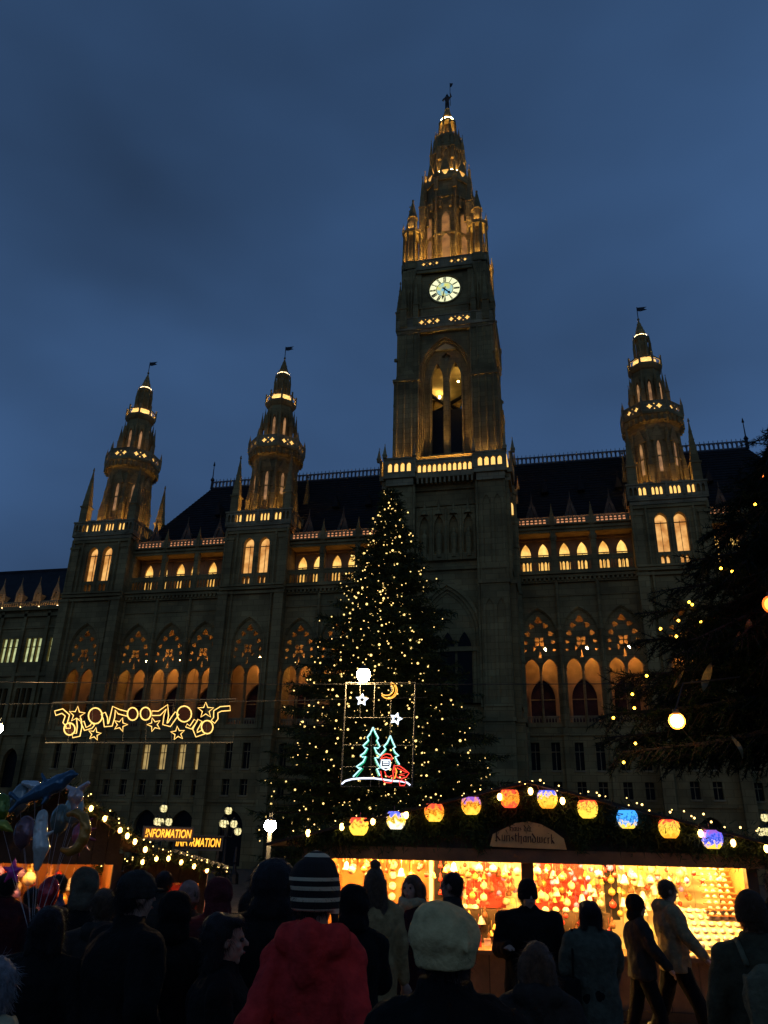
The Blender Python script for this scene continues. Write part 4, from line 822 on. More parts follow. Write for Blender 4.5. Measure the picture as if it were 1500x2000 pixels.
# span cables that carry the frames and floodlamps
def cable(a, b, sag, lab, r=.012):
    o = empty('span_cable', (0, 0, 0)); mb = MB(); a, b = Vector(a), Vector(b); mb.tube([a.lerp(b, t)-Vector((0, 0, 4*sag*t*(1-t))) for t in np.linspace(0, 1, 13)], r, 4); bpy.data.objects.remove(o); o = mb.build('span_cable', IRON); tag(o, lab, 'cable', 'span cables over the square'); return o
q1, q2 = at(90, 1366, 25), at(480, 1364, 25); dd = (q2-q1).normalized(); cable(q1-dd*14, q2+dd*6, .12, 'thin dark span cable carrying the wide light garland frame')
q1, q2 = at(660, 1331, 22), at(825, 1331, 22); dd = (q2-q1).normalized(); cable(q1-dd*10, q2+dd*12, .08, 'thin dark span cable carrying the tall light picture')

# ------------------------------------------------------------------ floodlamps
FLM = mat('floodlamp_lens', (.9, .9, .9), .2, 0, 1, 0, emit=(1, .64, .26), es=820)
def flood(px, py, r_, rad, lab, pole=None, group='white floodlamps over the square', fm=FLM):
    c_ = at(px, py, r_); d = (CAM-c_); yaw = math.atan2(d.y, d.x)+math.pi/2
    e_ = empty('floodlamp', c_, yaw); tag(e_, lab, 'lamp', group)
    mb = MB(); mb.ball((0, 0, 0), rad, 16, 10); mb.build('lens', fm, e_, True)
    mb = MB(); mb.lathe([(rad*.8, rad*.72), (rad*.85, rad*.8), (rad*.3, rad*1.3), (.02, rad*1.4)], 14); mb.build('housing', IRON, e_, True)
    mb = MB(); mb.tube([(0, 0, rad*1.3), (0, rad*.8, rad*1.9), (0, rad*1.7, rad*1.9)], .02, 5); mb.build('bracket', IRON, e_)
    if pole is not None: mb = MB(); mb.tube([(0, rad*1.7, -c_.z), (0, rad*1.7, rad*2)], [.09, .06], 8); mb.build('pole', IRON, e_)
flood(710, 1318, 21.8, .19, 'brilliant white floodlamp at the top left corner of the tall light picture')
flood(528, 1612, 24, .17, 'brilliant white floodlamp low beside the big christmas tree', 1)
flood(-6, 1422, 24, .15, 'white floodlamp cut by the left picture edge', 1)

# ------------------------------------------------------------------ old street candelabra with globe lamps
GL = glow('globe_lamp_glass', (1, .82, .42), 1.5, .5, 9., lo=(.35, .33, .12))
def candelabrum(px, py, r_, lab, n=3):
    c_ = at(px, py, r_); e_ = empty('candelabrum', (c_.x, c_.y, 0)); tag(e_, lab, 'street lamp', 'globe street lamps by the facade'); h = c_.z; s_ = r_/56*.33
    mb = MB(); mb.lathe([(.3, 0), (.28, .5), (.12, .7), (.09, h-1.2), (.14, h-1.1), (.06, h-.3)], 8); 
    spots = [(0, 0, .55)]+[(s_*1.3*math.cos(a), s_*1.3*math.sin(a), -.25) for a in (0.2, 2.3, 4.4)][:n]
    for x, y, z in spots[1:]: mb.tube([(0, 0, h-1.0), (x*.8, y*.8, h-1.1), (x, y, h+z-.35)], .05, 5)
    mb.build('post', IRON, e_)
    for x, y, z in spots:
        mb = MB(); mb.lathe([(.02, h+z-s_*.8), (s_*.6, h+z-s_*.6), (s_*.78, h+z), (s_*.55, h+z+s_*.55), (.05, h+z+s_*.75)], 10, x, y); mb.build('globe', GL, e_, True)
        mb = MB(); mb.lathe([(s_*.62, h+z+s_*.5), (s_*.3, h+z+s_*.85), (.03, h+z+s_*1.15)], 8, x, y)
        for a in range(6): mb.tube([(x+s_*.8*math.cos(a*1.047)*k_, y+s_*.8*math.sin(a*1.047)*k_, h+z+dz*s_) for k_, dz in ((.75, -.6), (1, 0), (.7, .55))], .02, 3)
        mb.build('globe_cage', IRON, e_)
candelabrum(318, 1596, 56, 'globe lamp cluster directly above the front information sign'); candelabrum(445, 1600, 56, 'globe lamp cluster to the right of both information signs'); candelabrum(1497, 1615, 56, 'globe lamp cluster above the right end of the big stall'); candelabrum(463, 1643, 50, 'low single lantern under the second globe cluster', 0)

# ------------------------------------------------------------------ information signs
def text_mesh(body, size, shear=0., ext=.01):
    cu = bpy.data.curves.new('t', 'FONT'); cu.body = body; cu.size = size; cu.shear = shear; cu.extrude = ext; cu.align_x = 'CENTER'; cu.align_y = 'CENTER'; cu.offset = size*.018
    o = bpy.data.objects.new('t', cu); COL.objects.link(o); dg = bpy.context.evaluated_depsgraph_get(); me = bpy.data.meshes.new_from_object(o.evaluated_get(dg)); bpy.data.objects.remove(o); return me
INFO = mat('sign_letter_glow', (.8, .5, .1), .4, 0, 1, 0, emit=(1, .42, .03), es=1.9)
def info(px0, py0, px1, py1, r_, board, lab, tilt=0.):
    a, b = at(px0, (py0+py1)/2, r_), at(px1, (py0+py1)/2+6, r_); zt, zb = at(px0, py0, r_).z, at(px0, py1, r_).z; w = (b-a).length; ctr = (a+b)/2; rz = math.atan2((b-a).y, (b-a).x)
    e_ = empty('information_sign', (ctr.x, ctr.y, 0), rz); tag(e_, lab, 'sign', 'information signs'); zc, hh = (zt+zb)/2, (zt-zb)
    mb = MB(); mb.box(-w/2, w/2, 0, .12, zc-hh/2, zc+hh/2); mb.build('panel', board, e_)
    mb = MB(); mb.slab(rect(-w/2-.05, w/2+.05, zc-hh/2-.05, zc+hh/2+.05), [rect(-w/2+.02, w/2-.02, zc-hh/2+.02, zc+hh/2-.02)], -.03, .15); mb.build('frame', ALU, e_)
    me = text_mesh('INFORMATION', hh*.9, .12); me.materials.clear(); me.materials.append(INFO); wv = max(v.co.x for v in me.vertices)-min(v.co.x for v in me.vertices); k_ = w*.93/wv
    o = bpy.data.objects.new('lettering', me); COL.objects.link(o); o.parent = e_; o.rotation_euler = (R(90), 0, 0); o.scale = (k_, 1, 1); o.location = (0, -.02, zc)
    for xp in (-w/2+.1, w/2-.2): mb = MB(); mb.box(xp, xp+.1, .02, .1, 0, zc-hh/2); mb.build('post', IRON, e_)
info(280, 1615, 376, 1640, 40, mat('sign_board_pink', (.16, .08, .06), .6, .2, 3, 0, emit=(1, .35, .12), es=.05), 'front information sign with glowing yellow letters on a pinkish board')
info(340, 1632, 433, 1658, 43, mat('sign_board_dark', (.03, .02, .02), .6, .2, 3, 0), 'rear information sign, dark board half hidden behind the front one')
# ------------------------------------------------------------------ the big craft stall
WOOD = mat('dark_stained_wood', (.06, .035, .018), .75, .4, 3, .3, 20); WOODM = mat('brown_wood', (.17, .09, .04), .7, .35, 3, .3, 25)
WOODO = mat('orange_boards', (.55, .24, .07), .7, .25, 3, .2, 20); CREAM = mat('cream_panel', (.8, .66, .36), .8, .12, 2, .1)
SO, SR = Vector((9.4728, -65.4185, 0)), R(5.13)
SM = Matrix.Translation(SO) @ Matrix.Rotation(SR, 4, 'Z')
SL = empty('market_stall', SO, SR); tag(SL, 'big wooden craft stall with gabled garlanded front and brightly lit open counter', 'stall')
XL, XR = -3.05, 2.86
mb = MB()
for sg, xe in ((-1, -3.75), (1, 3.62)):
    for i in range(9):                                         # boarded roof slopes
        t0, t1 = i/9, (i+1)/9+.01; xa, xb = -.08+(xe+.08)*t0, -.08+(xe+.08)*t1; za, zb_ = 2.9-.88*t0, 2.9-.88*t1
        b2 = MB(); b2.add([(xa, -.62, za), (xb, -.62, zb_), (xb, 2.7, zb_), (xa, 2.7, za), (xa, -.62, za+.035), (xb, -.62, zb_+.035), (xb, 2.7, zb_+.035), (xa, 2.7, za+.035)], [(0, 1, 2, 3), (7, 6, 5, 4), (0, 4, 5, 1), (1, 5, 6, 2), (2, 6, 7, 3), (3, 7, 4, 0)]); b2.build('roof_board', WOOD, SL)
n = 22
for i in range(n):                                             # boarded gable front
    xa, xb = -3.3+6.5*i/n, -3.3+6.5*(i+1)/n-.012; zt = lambda x: 2.84-.235*abs(x+.08)
    mb = MB(); mb.slab([(xa, 2.0), (xb, 2.0), (xb, max(2.03, zt(xb))), (xa, max(2.03, zt(xa)))], (), -.3-.01*(i % 2), -.26); mb.build('gable_board', WOOD, SL)
mb = MB(); mb.slab([(-3.3, 2.0), (3.2, 2.0), (3.2, 2.06), (-.08, 2.82), (-3.3, 2.06)], (), -.255, -.235); mb.build('gable_light_seal', WOOD, SL)  # added behind the board gaps to stop stall light leaking
mb = MB(); mb.box(-3.3, 3.2, -.36, -.2, 1.87, 2.04); mb.build('front_beam', WOODM, SL)
for x, w in ((XL, .14), (-.125, .165), (XR, .14)): mb = MB(); mb.box(x-w/2, x+w/2, -.18, -.02, 0, 1.9); mb.build('post', WOOD, SL)
for i in range(15):
    xa = XL+5.9*i/15; mb = MB(); mb.box(xa+.006, xa+5.9/15-.006, .0+.008*(i % 2), .03+.008*(i % 2), .06, .72); mb.build('counter_board', WOODM, SL)
mb = MB(); mb.box(XL, XR, .06, .075, .02, .71); mb.build('counter_light_seal', WOOD, SL)  # added backing, keeps lamp light from showing between counter boards
mb = MB(); mb.box(XL-.05, XR+.05, -.12, .75, .72, .77); mb.build('counter_top', WOODM, SL)
mb = MB(); mb.box(XL-.05, XR+.05, -.08, 0, .03, .14); mb.build('kick_rail', WOOD, SL)
for i in range(16):
    xa = XL+5.9*i/16; m_ = WOODO if i < 5 else CREAM; mb = MB(); mb.box(xa+.004, xa+5.9/16-.004, 1.6+.01*(i % 2), 1.64, .05, 2.1); mb.build('back_board', m_, SL)
for x in (XL-.02, XR+.02): mb = MB(); mb.box(x-.025, x+.025, 0, 1.62, 0, 2.1); mb.build('side_wall', WOODO, SL)
mb = MB(); mb.box(XL, XR, -.15, 1.64, 2.1, 2.14); mb.build('ceiling', CREAM, SL)
mb = MB(); mb.box(XL, XR, .1, 1.6, 0, .02); mb.build('stall_floor', WOOD, SL)
TUBES = mat('stall_lamp_tube', (.9, .8, .6), .3, 0, 1, 0, emit=(1, .56, .15), es=480)
for x0, x1 in ((-2.9, -1.6), (-1.45, -.25), (.05, 1.3), (1.45, 2.75)):
    mb = MB(); mb.tube([(x0, .12, 2.02), (x1, .12, 2.02)], .022, 8); mb.build('lamp_tube', TUBES, SL); mb = MB(); mb.box(x0, x1, .08, .16, 2.045, 2.1); mb.build('lamp_batten', CREAM, SL)
mb = MB(); mb.box(-1.42, -.25, .95, 1.2, 1.17, 1.2); mb.box(-.02, 1.1, .95, 1.2, 1.17, 1.2); mb.build('shelf', WOOD, SL)
mb = MB(); mb.box(-1.42, -.25, .9, .95, .77, 1.2); mb.box(-.02, 1.1, .9, .95, .77, 1.2); mb.build('shelf_front', WOOD, SL)
mb = MB(); mb.box(-1.6, -1.54, 1.3, 1.36, .77, 2.1); mb.build('white_upright', mat('white_paint', (.8, .75, .6), .6, .05, 2, 0), SL)
for x in (-1.42, 1.19): mb = MB(); mb.box(x-.1, x+.1, 1.3, 1.33, 1.1 if x > 0 else 1.2, 1.93); mb.build('black_display_strip', mat('black_felt', (.012, .008, .008), .9, .2, 9, 0), SL)
REDP = mat('red_felt_panel', (.5, .07, .05), .85, .25, 6, .1)
for xc, zb, w, zt in ((.42, 1.2, 1.05, 1.9), (-.72, 1.2, .62, 1.86)): mb = MB(); mb.slab(arch(xc, zb, w, zt-.42, zt, 8), (), 1.5, 1.54); mb.build('arched_red_panel', REDP, SL)
mb = MB(); mb.M = Matrix.Translation((2.3, .1, .86)) @ Matrix.Rotation(R(36), 4, 'X'); mb.box(-.42, .5, 0, .78, -.03, 0); mb.build('slanted_rack', CREAM, SL)
for k in range(9): z = 1.24+.072*k; mb = MB(); mb.box(2.38, 2.83, .5+.04*k, .62+.04*k, z, z+.012); mb.build('end_shelf', WOODO, SL)
# garland of fir over the gable edge and fascia
Q = []
def garland(pts, n, spread, Lb, wb):
    pts = np.array(pts); seg = np.linalg.norm(np.diff(pts, axis=0), axis=1); cum = np.r_[0, np.cumsum(seg)]; t = rng.uniform(0, cum[-1], n)
    P = np.stack([np.interp(t, cum, pts[:, k]) for k in range(3)], 1)+rng.normal(0, 1, (n, 3))*spread; D = rng.normal(0, 1, (n, 3)); D[:, 2] -= .5; D[:, 1] -= .4; Q.append(blades(P, D, rng.uniform(.6, 1.3, n)*Lb, wb, rng))
garland([(-3.5, -.48, 2.1), (-.08, -.48, 2.74), (3.4, -.48, 2.06)], 5200, (.02, .06, .06), .09, .016)
garland([(-3.3, -.36, 2.08), (-.9, -.36, 2.36), (-.75, -.36, 2.3)], 4200, (.05, .03, .1), .09, .016); garland([(.6, -.36, 2.36), (3.2, -.36, 2.06)], 4200, (.05, .03, .1), .09, .016); garland([(-.9, -.38, 2.42), (-.08, -.38, 2.52), (.7, -.38, 2.42)], 2200, (.05, .03, .07), .09, .016)
garland([(-.85, -.4, 2.4), (-.76, -.42, 2.08)], 500, (.05, .03, .06), .08, .016); garland([(.5, -.4, 2.4), (.62, -.42, 2.1)], 500, (.05, .03, .06), .08, .016)
o = bpy.data.objects.new('fir_garland', quad_mesh('fir_garland', np.concatenate(Q), FIR)); COL.objects.link(o); o.parent = SL; o['kind'] = 'stuff'
# sign over the middle post
SG = empty('stall_sign', SM @ Vector((-.12, -.42, 2.07)), SR); tag(SG, 'curved tan wooden name board with old blackletter writing above the middle post', 'sign')
BOARD = mat('tan_sign_board', (.55, .34, .12), .7, .2, 5, .1)
mb = MB(); mb.slab([(-.52, 0), (.53, -.02), (.5, .12), (.36, .22), (.2, .3), (.02, .335), (-.15, .31), (-.3, .24), (-.47, .16)], (), 0, .03); mb.build('board', BOARD, SG)
GLY = {'H': (.62, [((.12, 0), (.12, .95)), ((.12, .5), (.5, .55)), ((.5, .6), (.46, -.08)), ((.05, .95), (.3, .88))]), 'a': (.5, [((.1, .08), (.1, .5)), ((.1, .52), (.38, .6)), ((.38, .6), (.38, 0)), ((.1, .06), (.38, .14))]), 'u': (.5, [((.1, .62), (.1, .08)), ((.1, .04), (.38, .12)), ((.38, .62), (.38, 0))]),
       's': (.42, [((.32, .58), (.1, .48)), ((.1, .46), (.32, .2)), ((.32, .18), (.06, .02))]), 'd': (.5, [((.08, .06), (.08, .45)), ((.05, .92), (.38, .42)), ((.38, .42), (.36, .06)), ((.08, .02), (.36, .08))]), 'e': (.42, [((.1, .05), (.1, .5)), ((.1, .52), (.32, .58)), ((.32, .56), (.12, .3)), ((.1, .04), (.32, .1))]), 'r': (.38, [((.1, .6), (.1, 0)), ((.1, .5), (.32, .58))]),
       'K': (.66, [((.12, -.05), (.16, .95)), ((.16, .5), (.5, .95)), ((.16, .5), (.54, .05)), ((.02, .05), (.2, -.05)), ((.02, .85), (.16, .95))]), 'n': (.5, [((.1, .62), (.1, 0)), ((.1, .52), (.38, .6)), ((.38, .6), (.38, 0))]), 't': (.36, [((.14, .85), (.14, .08)), ((.02, .6), (.3, .62)), ((.14, .04), (.3, .1))]), 'h': (.5, [((.1, .95), (.1, 0)), ((.1, .5), (.38, .6)), ((.38, .6), (.34, -.18))]),
       'w': (.7, [((.1, .66), (.1, .08)), ((.1, .04), (.34, .12)), ((.34, .62), (.34, .08)), ((.34, .04), (.58, .12)), ((.58, .62), (.58, .08))]), 'k': (.46, [((.1, .95), (.1, 0)), ((.1, .5), (.34, .62)), ((.1, .4), (.36, .02))]), ' ': (.3, [])}
def black_letters(txt, x0, z0, s, slope):
    x = x0
    for c in txt:
        w, st_ = GLY[c]
        if st_:
            mb = MB()
            for j, ((a, b), (c2, d)) in enumerate(st_):
                nx, nz = .055*s, .05*s; A, B = (x+a*s, z0+b*s+slope*(x-x0)), (x+c2*s, z0+d*s+slope*(x-x0))
                pl = [(A[0]-nx, A[1]-nz), (A[0]+nx, A[1]+nz), (B[0]+nx, B[1]+nz), (B[0]-nx, B[1]-nz)]
                if (pl[1][0]-pl[0][0])*(pl[2][1]-pl[0][1])-(pl[1][1]-pl[0][1])*(pl[2][0]-pl[0][0]) < 0: pl = pl[::-1]
                mb.slab(pl, (), -.006-.0004*j, -.0005)
            mb.build('letter', mat('sign_ink', (.07, .03, .015), .8, .1, 3, 0), SG)
        x += w*s
black_letters('Haus der', -.24, .205, .085, 0); black_letters('Kunsthandwerk', -.44, .075, .128, -.03)
# lit glass lanterns and round bulbs along the gable
def lantern_mat(i, top, mid, low, es):
    M = bpy.data.materials.new('painted_lantern_glass'); M.use_nodes = True; t = M.node_tree; b = t.nodes['Principled BSDF']; b.inputs['Roughness'].default_value = .2
    c = N(t, 'ShaderNodeTexCoord'); sp = N(t, 'ShaderNodeSeparateXYZ'); t.links.new(c.outputs['Object'], sp.inputs[0])
    nz_ = N(t, 'ShaderNodeTexNoise'); nz_.inputs['Scale'].default_value = 16+i; nz_.inputs['Detail'].default_value = 3; t.links.new(c.outputs['Object'], nz_.inputs[0])
    ma = N(t, 'ShaderNodeMath', operation='MULTIPLY_ADD'); ma.inputs[1].default_value = 4.2; t.links.new(sp.outputs[2], ma.inputs[0])
    ad = N(t, 'ShaderNodeMath', operation='MULTIPLY_ADD'); ad.inputs[1].default_value = 1.5; ad.inputs[2].default_value = -.25; t.links.new(nz_.outputs[0], ad.inputs[0]); t.links.new(ad.outputs[0], ma.inputs[2])
    r = N(t, 'ShaderNodeValToRGB'); el = r.color_ramp.elements; el[0].position = .12; el[0].color = (*low, 1); el[1].position = .92; el[1].color = (*top, 1)
    for p_, cc in ((.42, mid), (.55, tuple(x*.25 for x in mid)), (.66, mid)): q = el.new(p_); q.color = (*cc, 1)
    t.links.new(ma.outputs[0], r.inputs[0]); t.links.new(r.outputs[0], b.inputs['Emission Color']); t.links.new(r.outputs[0], b.inputs['Base Color']); b.inputs['Emission Strength'].default_value = es
    M.cycles.emission_sampling = 'NONE'; return M
YE, OR, RE, BL, PU, WHT, LB = (1, .62, .06), (1, .33, .02), (1, .07, .03), (.09, .14, .9), (.25, .09, .45), (.95, .85, .7), (.05, .35, .95)
LN = [(-2.47, 2.29, RE, YE, YE, 'yellow lantern with red rim, lowest at the left end of the gable'), (-1.94, 2.38, BL, YE, WHT, 'lantern with blue night-sky top, second from the left'), (-1.4, 2.49, RE, OR, YE, 'orange lantern with red rim, third from the left'), (-.88, 2.59, PU, OR, YE, 'purple topped lantern with orange streaks, fourth from the left'), (-.34, 2.69, RE, OR, RE, 'red lantern just left of the gable peak'),
      (.18, 2.69, BL, YE, OR, 'blue topped yellow lantern just right of the gable peak'), (.72, 2.57, RE, YE, YE, 'plain bright yellow lantern right of the gable peak'), (1.24, 2.45, LB, LB, YE, 'mostly blue lantern on the right slope of the gable'), (1.78, 2.34, RE, YE, OR, 'red and yellow lantern second from the right end'), (2.32, 2.22, PU, BL, YE, 'violet topped lantern last at the right end of the gable')]
for i, (x, z, tp, md, lw, lab) in enumerate(LN):
    e_ = empty('glass_lantern', SM @ Vector((x, -.52, z)), SR+.3*i); tag(e_, lab, 'lantern', 'painted glass lanterns along the stall gable')
    mb = MB(); mb.lathe([(.075, -.115), (.112, -.08), (.138, -.02), (.142, .03), (.13, .08), (.108, .115), (.1, .11), (.12, .06), (.125, .0), (.1, -.07), (.01, -.1)], 16); mb.build('painted_glass', lantern_mat(i, tp, md, lw, 1.5), e_, True)
    mb = MB(); mb.tube([(.108*math.cos(a), .108*math.sin(a), .117) for a in np.linspace(0, 6.283, 13)[:-1]], .006, 4, True); mb.tube([(0, .1, .11), (0, .14, .2)], .005, 4); mb.build('rim', mat('lantern_rim', (.3, .1, .1), .4, 0, 1, 0), e_)
PB = mat('party_bulb_glass', (.8, .6, .3), .3, 0, 1, 0, emit=(1, .52, .12), es=14)
SLG = empty('bulb_string', SM @ Vector((0, -.6, 0)), SR); tag(SLG, 'string of warm round bulbs and tiny lights draped along the stall gable', 'string lights')
for x, z in [(-3.18, 2.19), (-2.7, 2.28), (-2.26, 2.36), (-1.79, 2.45), (-.48, 2.71), (-.05, 2.79), (.38, 2.67), (2.16, 2.29), (2.56, 2.18), (2.97, 2.12), (3.4, 2.05)]:
    mb = MB(); mb.ball((x, 0, z), (.034, .034, .05), 10, 7); mb.build('round_bulb', PB, SLG, True); mb = MB(); mb.lathe([(.02, z+.045), (.02, z+.085)], 8, x, 0); mb.build('bulb_socket', IRON, SLG)
mb = MB(); mb.tube([(x, .05, 2.8-.205*abs(x+.08)+.03*math.sin(9*x)) for x in np.linspace(-3.5, 3.5, 60)], .006, 4); mb.build('cable', IRON, SLG)
mb = MB()
for x in np.arange(-.9, 3.5, .085):
    if rng.random() < .75: mb.ball((x+rng.normal(0, .03), .02, 2.93-.2*abs(x+.08)+rng.normal(0, .035)), rng.choice([.008, .011, .015]), 6, 4)
for x in np.arange(-3.4, -.9, .3): mb.ball((x, .02, 2.93-.22*abs(x+.08)+rng.normal(0, .03)), .008, 6, 4)
o = mb.build('tiny_lights', mat('tiny_light', (.8, .6, .3), .3, 0, 1, 0, emit=(1, .62, .18), es=5, sample=False), SLG); o['kind'] = 'stuff'

# ------------------------------------------------------------------ goods on the stall
WG_ = mat('white_candle_glass', (.9, .84, .68), .35, .06, 8, 0, spec=.5); PG = mat('pearl_bauble', (.75, .6, .35), .25, .2, 6, 0, spec=.6); GG = mat('gold_bauble', (.75, .48, .12), .3, .2, 8, 0, metal=.4); RG = mat('red_bauble', (.6, .05, .03), .3, .2, 8, 0, spec=.6); VG = mat('violet_glass', (.35, .2, .5), .3, .3, 8, 0, spec=.6); BG = mat('dark_wood_figure', (.2, .08, .03), .6, .3, 10, .1)
def dome(r): mb = MB(); mb.lathe([(r*.8, 0), (r, r*.2), (r*.97, r*.55), (r*.7, r*.95), (r*.3, r*1.15), (.001, r*1.2)], 10); return mb
def bauble(r): mb = MB(); mb.ball((0, 0, 0), r, 10, 7); mb.lathe([(r*.22, r*.95), (r*.22, r*1.2), (r*.05, r*1.25)], 6); mb.tube([(0, 0, r*1.2), (0, 0, r*1.2+.12)], .0025, 3); return mb
def bell(r): mb = MB(); mb.lathe([(r, -r), (r*.85, -r*.7), (r*.6, 0), (r*.5, r*.5), (r*.2, r*.75), (.001, r*.8)], 10); mb.tube([(0, 0, r*.8), (0, 0, r*.8+.13)], .0025, 3); return mb
def figur(r): mb = MB(); mb.lathe([(r*.7, -r), (r*.75, -.3*r), (r*.4, .35*r), (r*.2, .5*r), (r*.38, .8*r), (r*.3, 1.2*r), (.001, 1.6*r)], 8); mb.tube([(0, 0, r*1.5), (0, 0, r*1.5+.1)], .0025, 3); return mb
def heartst(r): mb = MB(); mb.slab([(r*(1 if i % 2 == 0 else .45)*math.sin(math.pi*i/5), r*(1 if i % 2 == 0 else .45)*math.cos(math.pi*i/5)) for i in range(9, -1, -1)], (), -.012, .012); mb.tube([(0, 0, r), (0, 0, r+.12)], .0025, 3); return mb
def spoon(r): mb = MB(); mb.ball((0, 0, -r*1.6), (r*.5, r*.25, r*.7), 8, 5); mb.tube([(0, 0, -r*1.1), (0, 0, r*2.4)], r*.13, 5); return mb
MC = {}
ORD = ('lowest', 'second', 'third', 'fourth', 'fifth', 'sixth', 'seventh', 'eighth', 'ninth')
def good(kind, fn, r, m_, loc, lab, grp, cat, tilt=None):
    key = (kind, r, m_.name)
    if key not in MC: MC[key] = fn(r).mesh(kind, m_, True)
    o = bpy.data.objects.new(kind, MC[key]); COL.objects.link(o); o.location = SM @ Vector(loc); o.rotation_euler = tilt or (0, 0, SR+rng.uniform(-.5, .5)); tag(o, lab, cat, grp); return o
rk = Matrix.Translation((2.3, .1, .86)) @ Matrix.Rotation(R(36), 4, 'X')
for i in range(8):
    for j in range(6):
        p = rk @ Vector((-.36+.115*i, .06+.13*j, 0)); good('candle_globe', dome, .045, WG_, p, 'white candle globe in the '+('front', 'second', 'third', 'fourth', 'fifth', 'rearmost')[j]+' row of the slanted rack', 'white candle globes on the slanted rack', 'candle globe', (R(20), 0, SR))
for k in range(9):
    for i in range(4): good('small_globe', dome, .03, WG_, (2.45+.1*i, .56+.04*k, 1.253+.072*k), 'small pale globe on the '+ORD[k]+' of the stepped end shelves', 'small globes on the end shelves', 'candle globe')
for i in range(4): good('fallen_globe', dome, .05, PG, (1.98+.2*i+rng.uniform(-.04, .04), -.06, .772), 'pale orange globe lying along the counter edge', 'globes on the counter edge', 'candle globe')
for ci, x in enumerate((-2.85, -2.62, -2.42, -2.2, -1.98, -1.76)):
    for rj in range(6):
        if (ci+rj) % 5 == 4: continue
        good('shell_lamp', dome, .05 if (ci*rj) % 3 else .062, WG_, (x+rng.uniform(-.015, .015), 1.5, .95+.155*rj+(.05 if ci % 2 else 0)), 'white half-round lamp in the '+ORD[rj]+' row up the orange boards', 'half-round lamps on orange boards', 'lamp shade', (R(90), 0, SR))
for i in range(22): good('hanging_spoon', spoon, .035, [PG, GG, BG][i % 3], (-2.95+.062*i, 1.05+.1*(i % 3), 1.88+.03*(i % 2)), 'long hanging wooden or gilt spoon in the fringe under the eaves', 'spoons hanging at the left end', 'spoon')
kinds = [('gold_bauble', bauble, .05, GG, 'bauble'), ('pearl_bauble', bauble, .06, PG, 'bauble'), ('red_bauble', bauble, .035, RG, 'bauble'), ('small_bell', bell, .045, GG, 'bell'), ('wooden_figure', figur, .06, BG, 'figure'), ('straw_star', heartst, .05, PG, 'star'), ('white_bell', bell, .065, WG_, 'bell'), ('violet_bauble', bauble, .04, VG, 'bauble'), ('red_heart', heartst, .045, RG, 'ornament')]
for sec, (x0, x1, z0, z1, nn) in enumerate(((-1.38, -.24, 1.28, 1.8, 64), (0.0, 1.08, 1.28, 1.82, 62), (1.3, 2.35, 1.2, 1.84, 64))):
    nm = ('the left red arch', 'the big red arch', 'the pale wall beside the slanted rack')[sec]
    for i in range(nn):
        k = kinds[int(rng.integers(0, len(kinds)))]
        if sec == 2 and k[0] in ('red_bauble', 'violet_bauble', 'wooden_figure') and rng.random() < .7: k = kinds[6]
        x = x0+(x1-x0)*((i*.618) % 1)+rng.uniform(-.03, .03); z = z0+(z1-z0)*(i/nn)+rng.uniform(-.03, .03)
        good(k[0], k[1], k[2], k[3], (x, rng.uniform(1.1, 1.42), z), f'{k[0].replace("_", " ")} hanging before {nm}', f'{k[0].replace("_", " ")}s before {nm}', k[4])
for i in range(4): good('strip_globe', bauble, .055, [VG, GG, GG, RG][i], (1.19, 1.24, 1.82-.17*i), ['violet', 'amber upper', 'amber lower', 'reddish'][i]+' globe on the black strip of the right half', 'globes on the right black strip', 'bauble')
for i in range(3): good('strip_figure', figur, .05, RG, (-1.42, 1.24, 1.8-.19*i), ['topmost', 'middle', 'lowest'][i]+' red figure on the narrow black strip of the left half', 'figures on the left black strip', 'figure')
for i in range(14): good('fat_candle', dome, .055, [WG_, PG][i % 2], (-1.35+.078*i if i < 7 else .02+.15*(i-7), 1.07, 1.2), 'pale candle globe standing on the dark shelf', 'candle globes on the shelf', 'candle globe')
for i in range(12): good('bright_lantern', dome, .06, WG_, (1.3+.1*i, .75+.06*(i % 3), .775+.13*(i % 4)*.4), 'bright white globe heaped on the counter beside the slanted rack', 'heaped white globes', 'candle globe')
def box_good(w, d, h): mb = MB(); mb.box(-w/2, w/2, -d/2, d/2, 0, h); mb.box(-w/2-.004, w/2+.004, -d/2-.004, d/2+.004, h, h+.012); return mb
cards = [mat('pale_card', (.75, .62, .35), .7, .1, 9, 0), mat('red_wrapped', (.6, .06, .04), .5, .3, 12, 0), mat('pink_wrapped', (.5, .3, .3), .5, .4, 14, 0)]
for i in range(14):
    m_ = cards[(1 if i < 6 else 0) if i % 3 else 2]; mb = box_good(.09, .06, .07+.03*(i % 3)); o = mb.build('gift_box', m_); x = -1.1+.13*i if i < 7 else .1+.12*(i-7); o.location = SM @ Vector((x, .3+.2*(i % 2), .773)); o.rotation_euler = (0, 0, SR+.2*math.sin(i)); tag(o, {0: 'pale small box', 1: 'red wrapped box', 2: 'pinkish wrapped box'}[cards.index(m_)]+' on the counter '+('left' if i < 7 else 'right')+' of the middle post', 'box', 'small boxes on the counter')
BAG = mat('crinkled_bags', (.3, .18, .18), .35, .6, 30, .6, spec=.6)
for i in range(5): mb = MB(); [mb.ball((rng.normal(0, .03), rng.normal(0, .02), .05+.03*k), (.06, .045, .05), 7, 5) for k in range(4)]; o = mb.build('sweet_bag', BAG, None, True); o.location = SM @ Vector((.35+.11*i, -.02, .772)); tag(o, 'shiny crinkled sweet bag right of the middle post', 'bag', 'sweet bags on the counter')

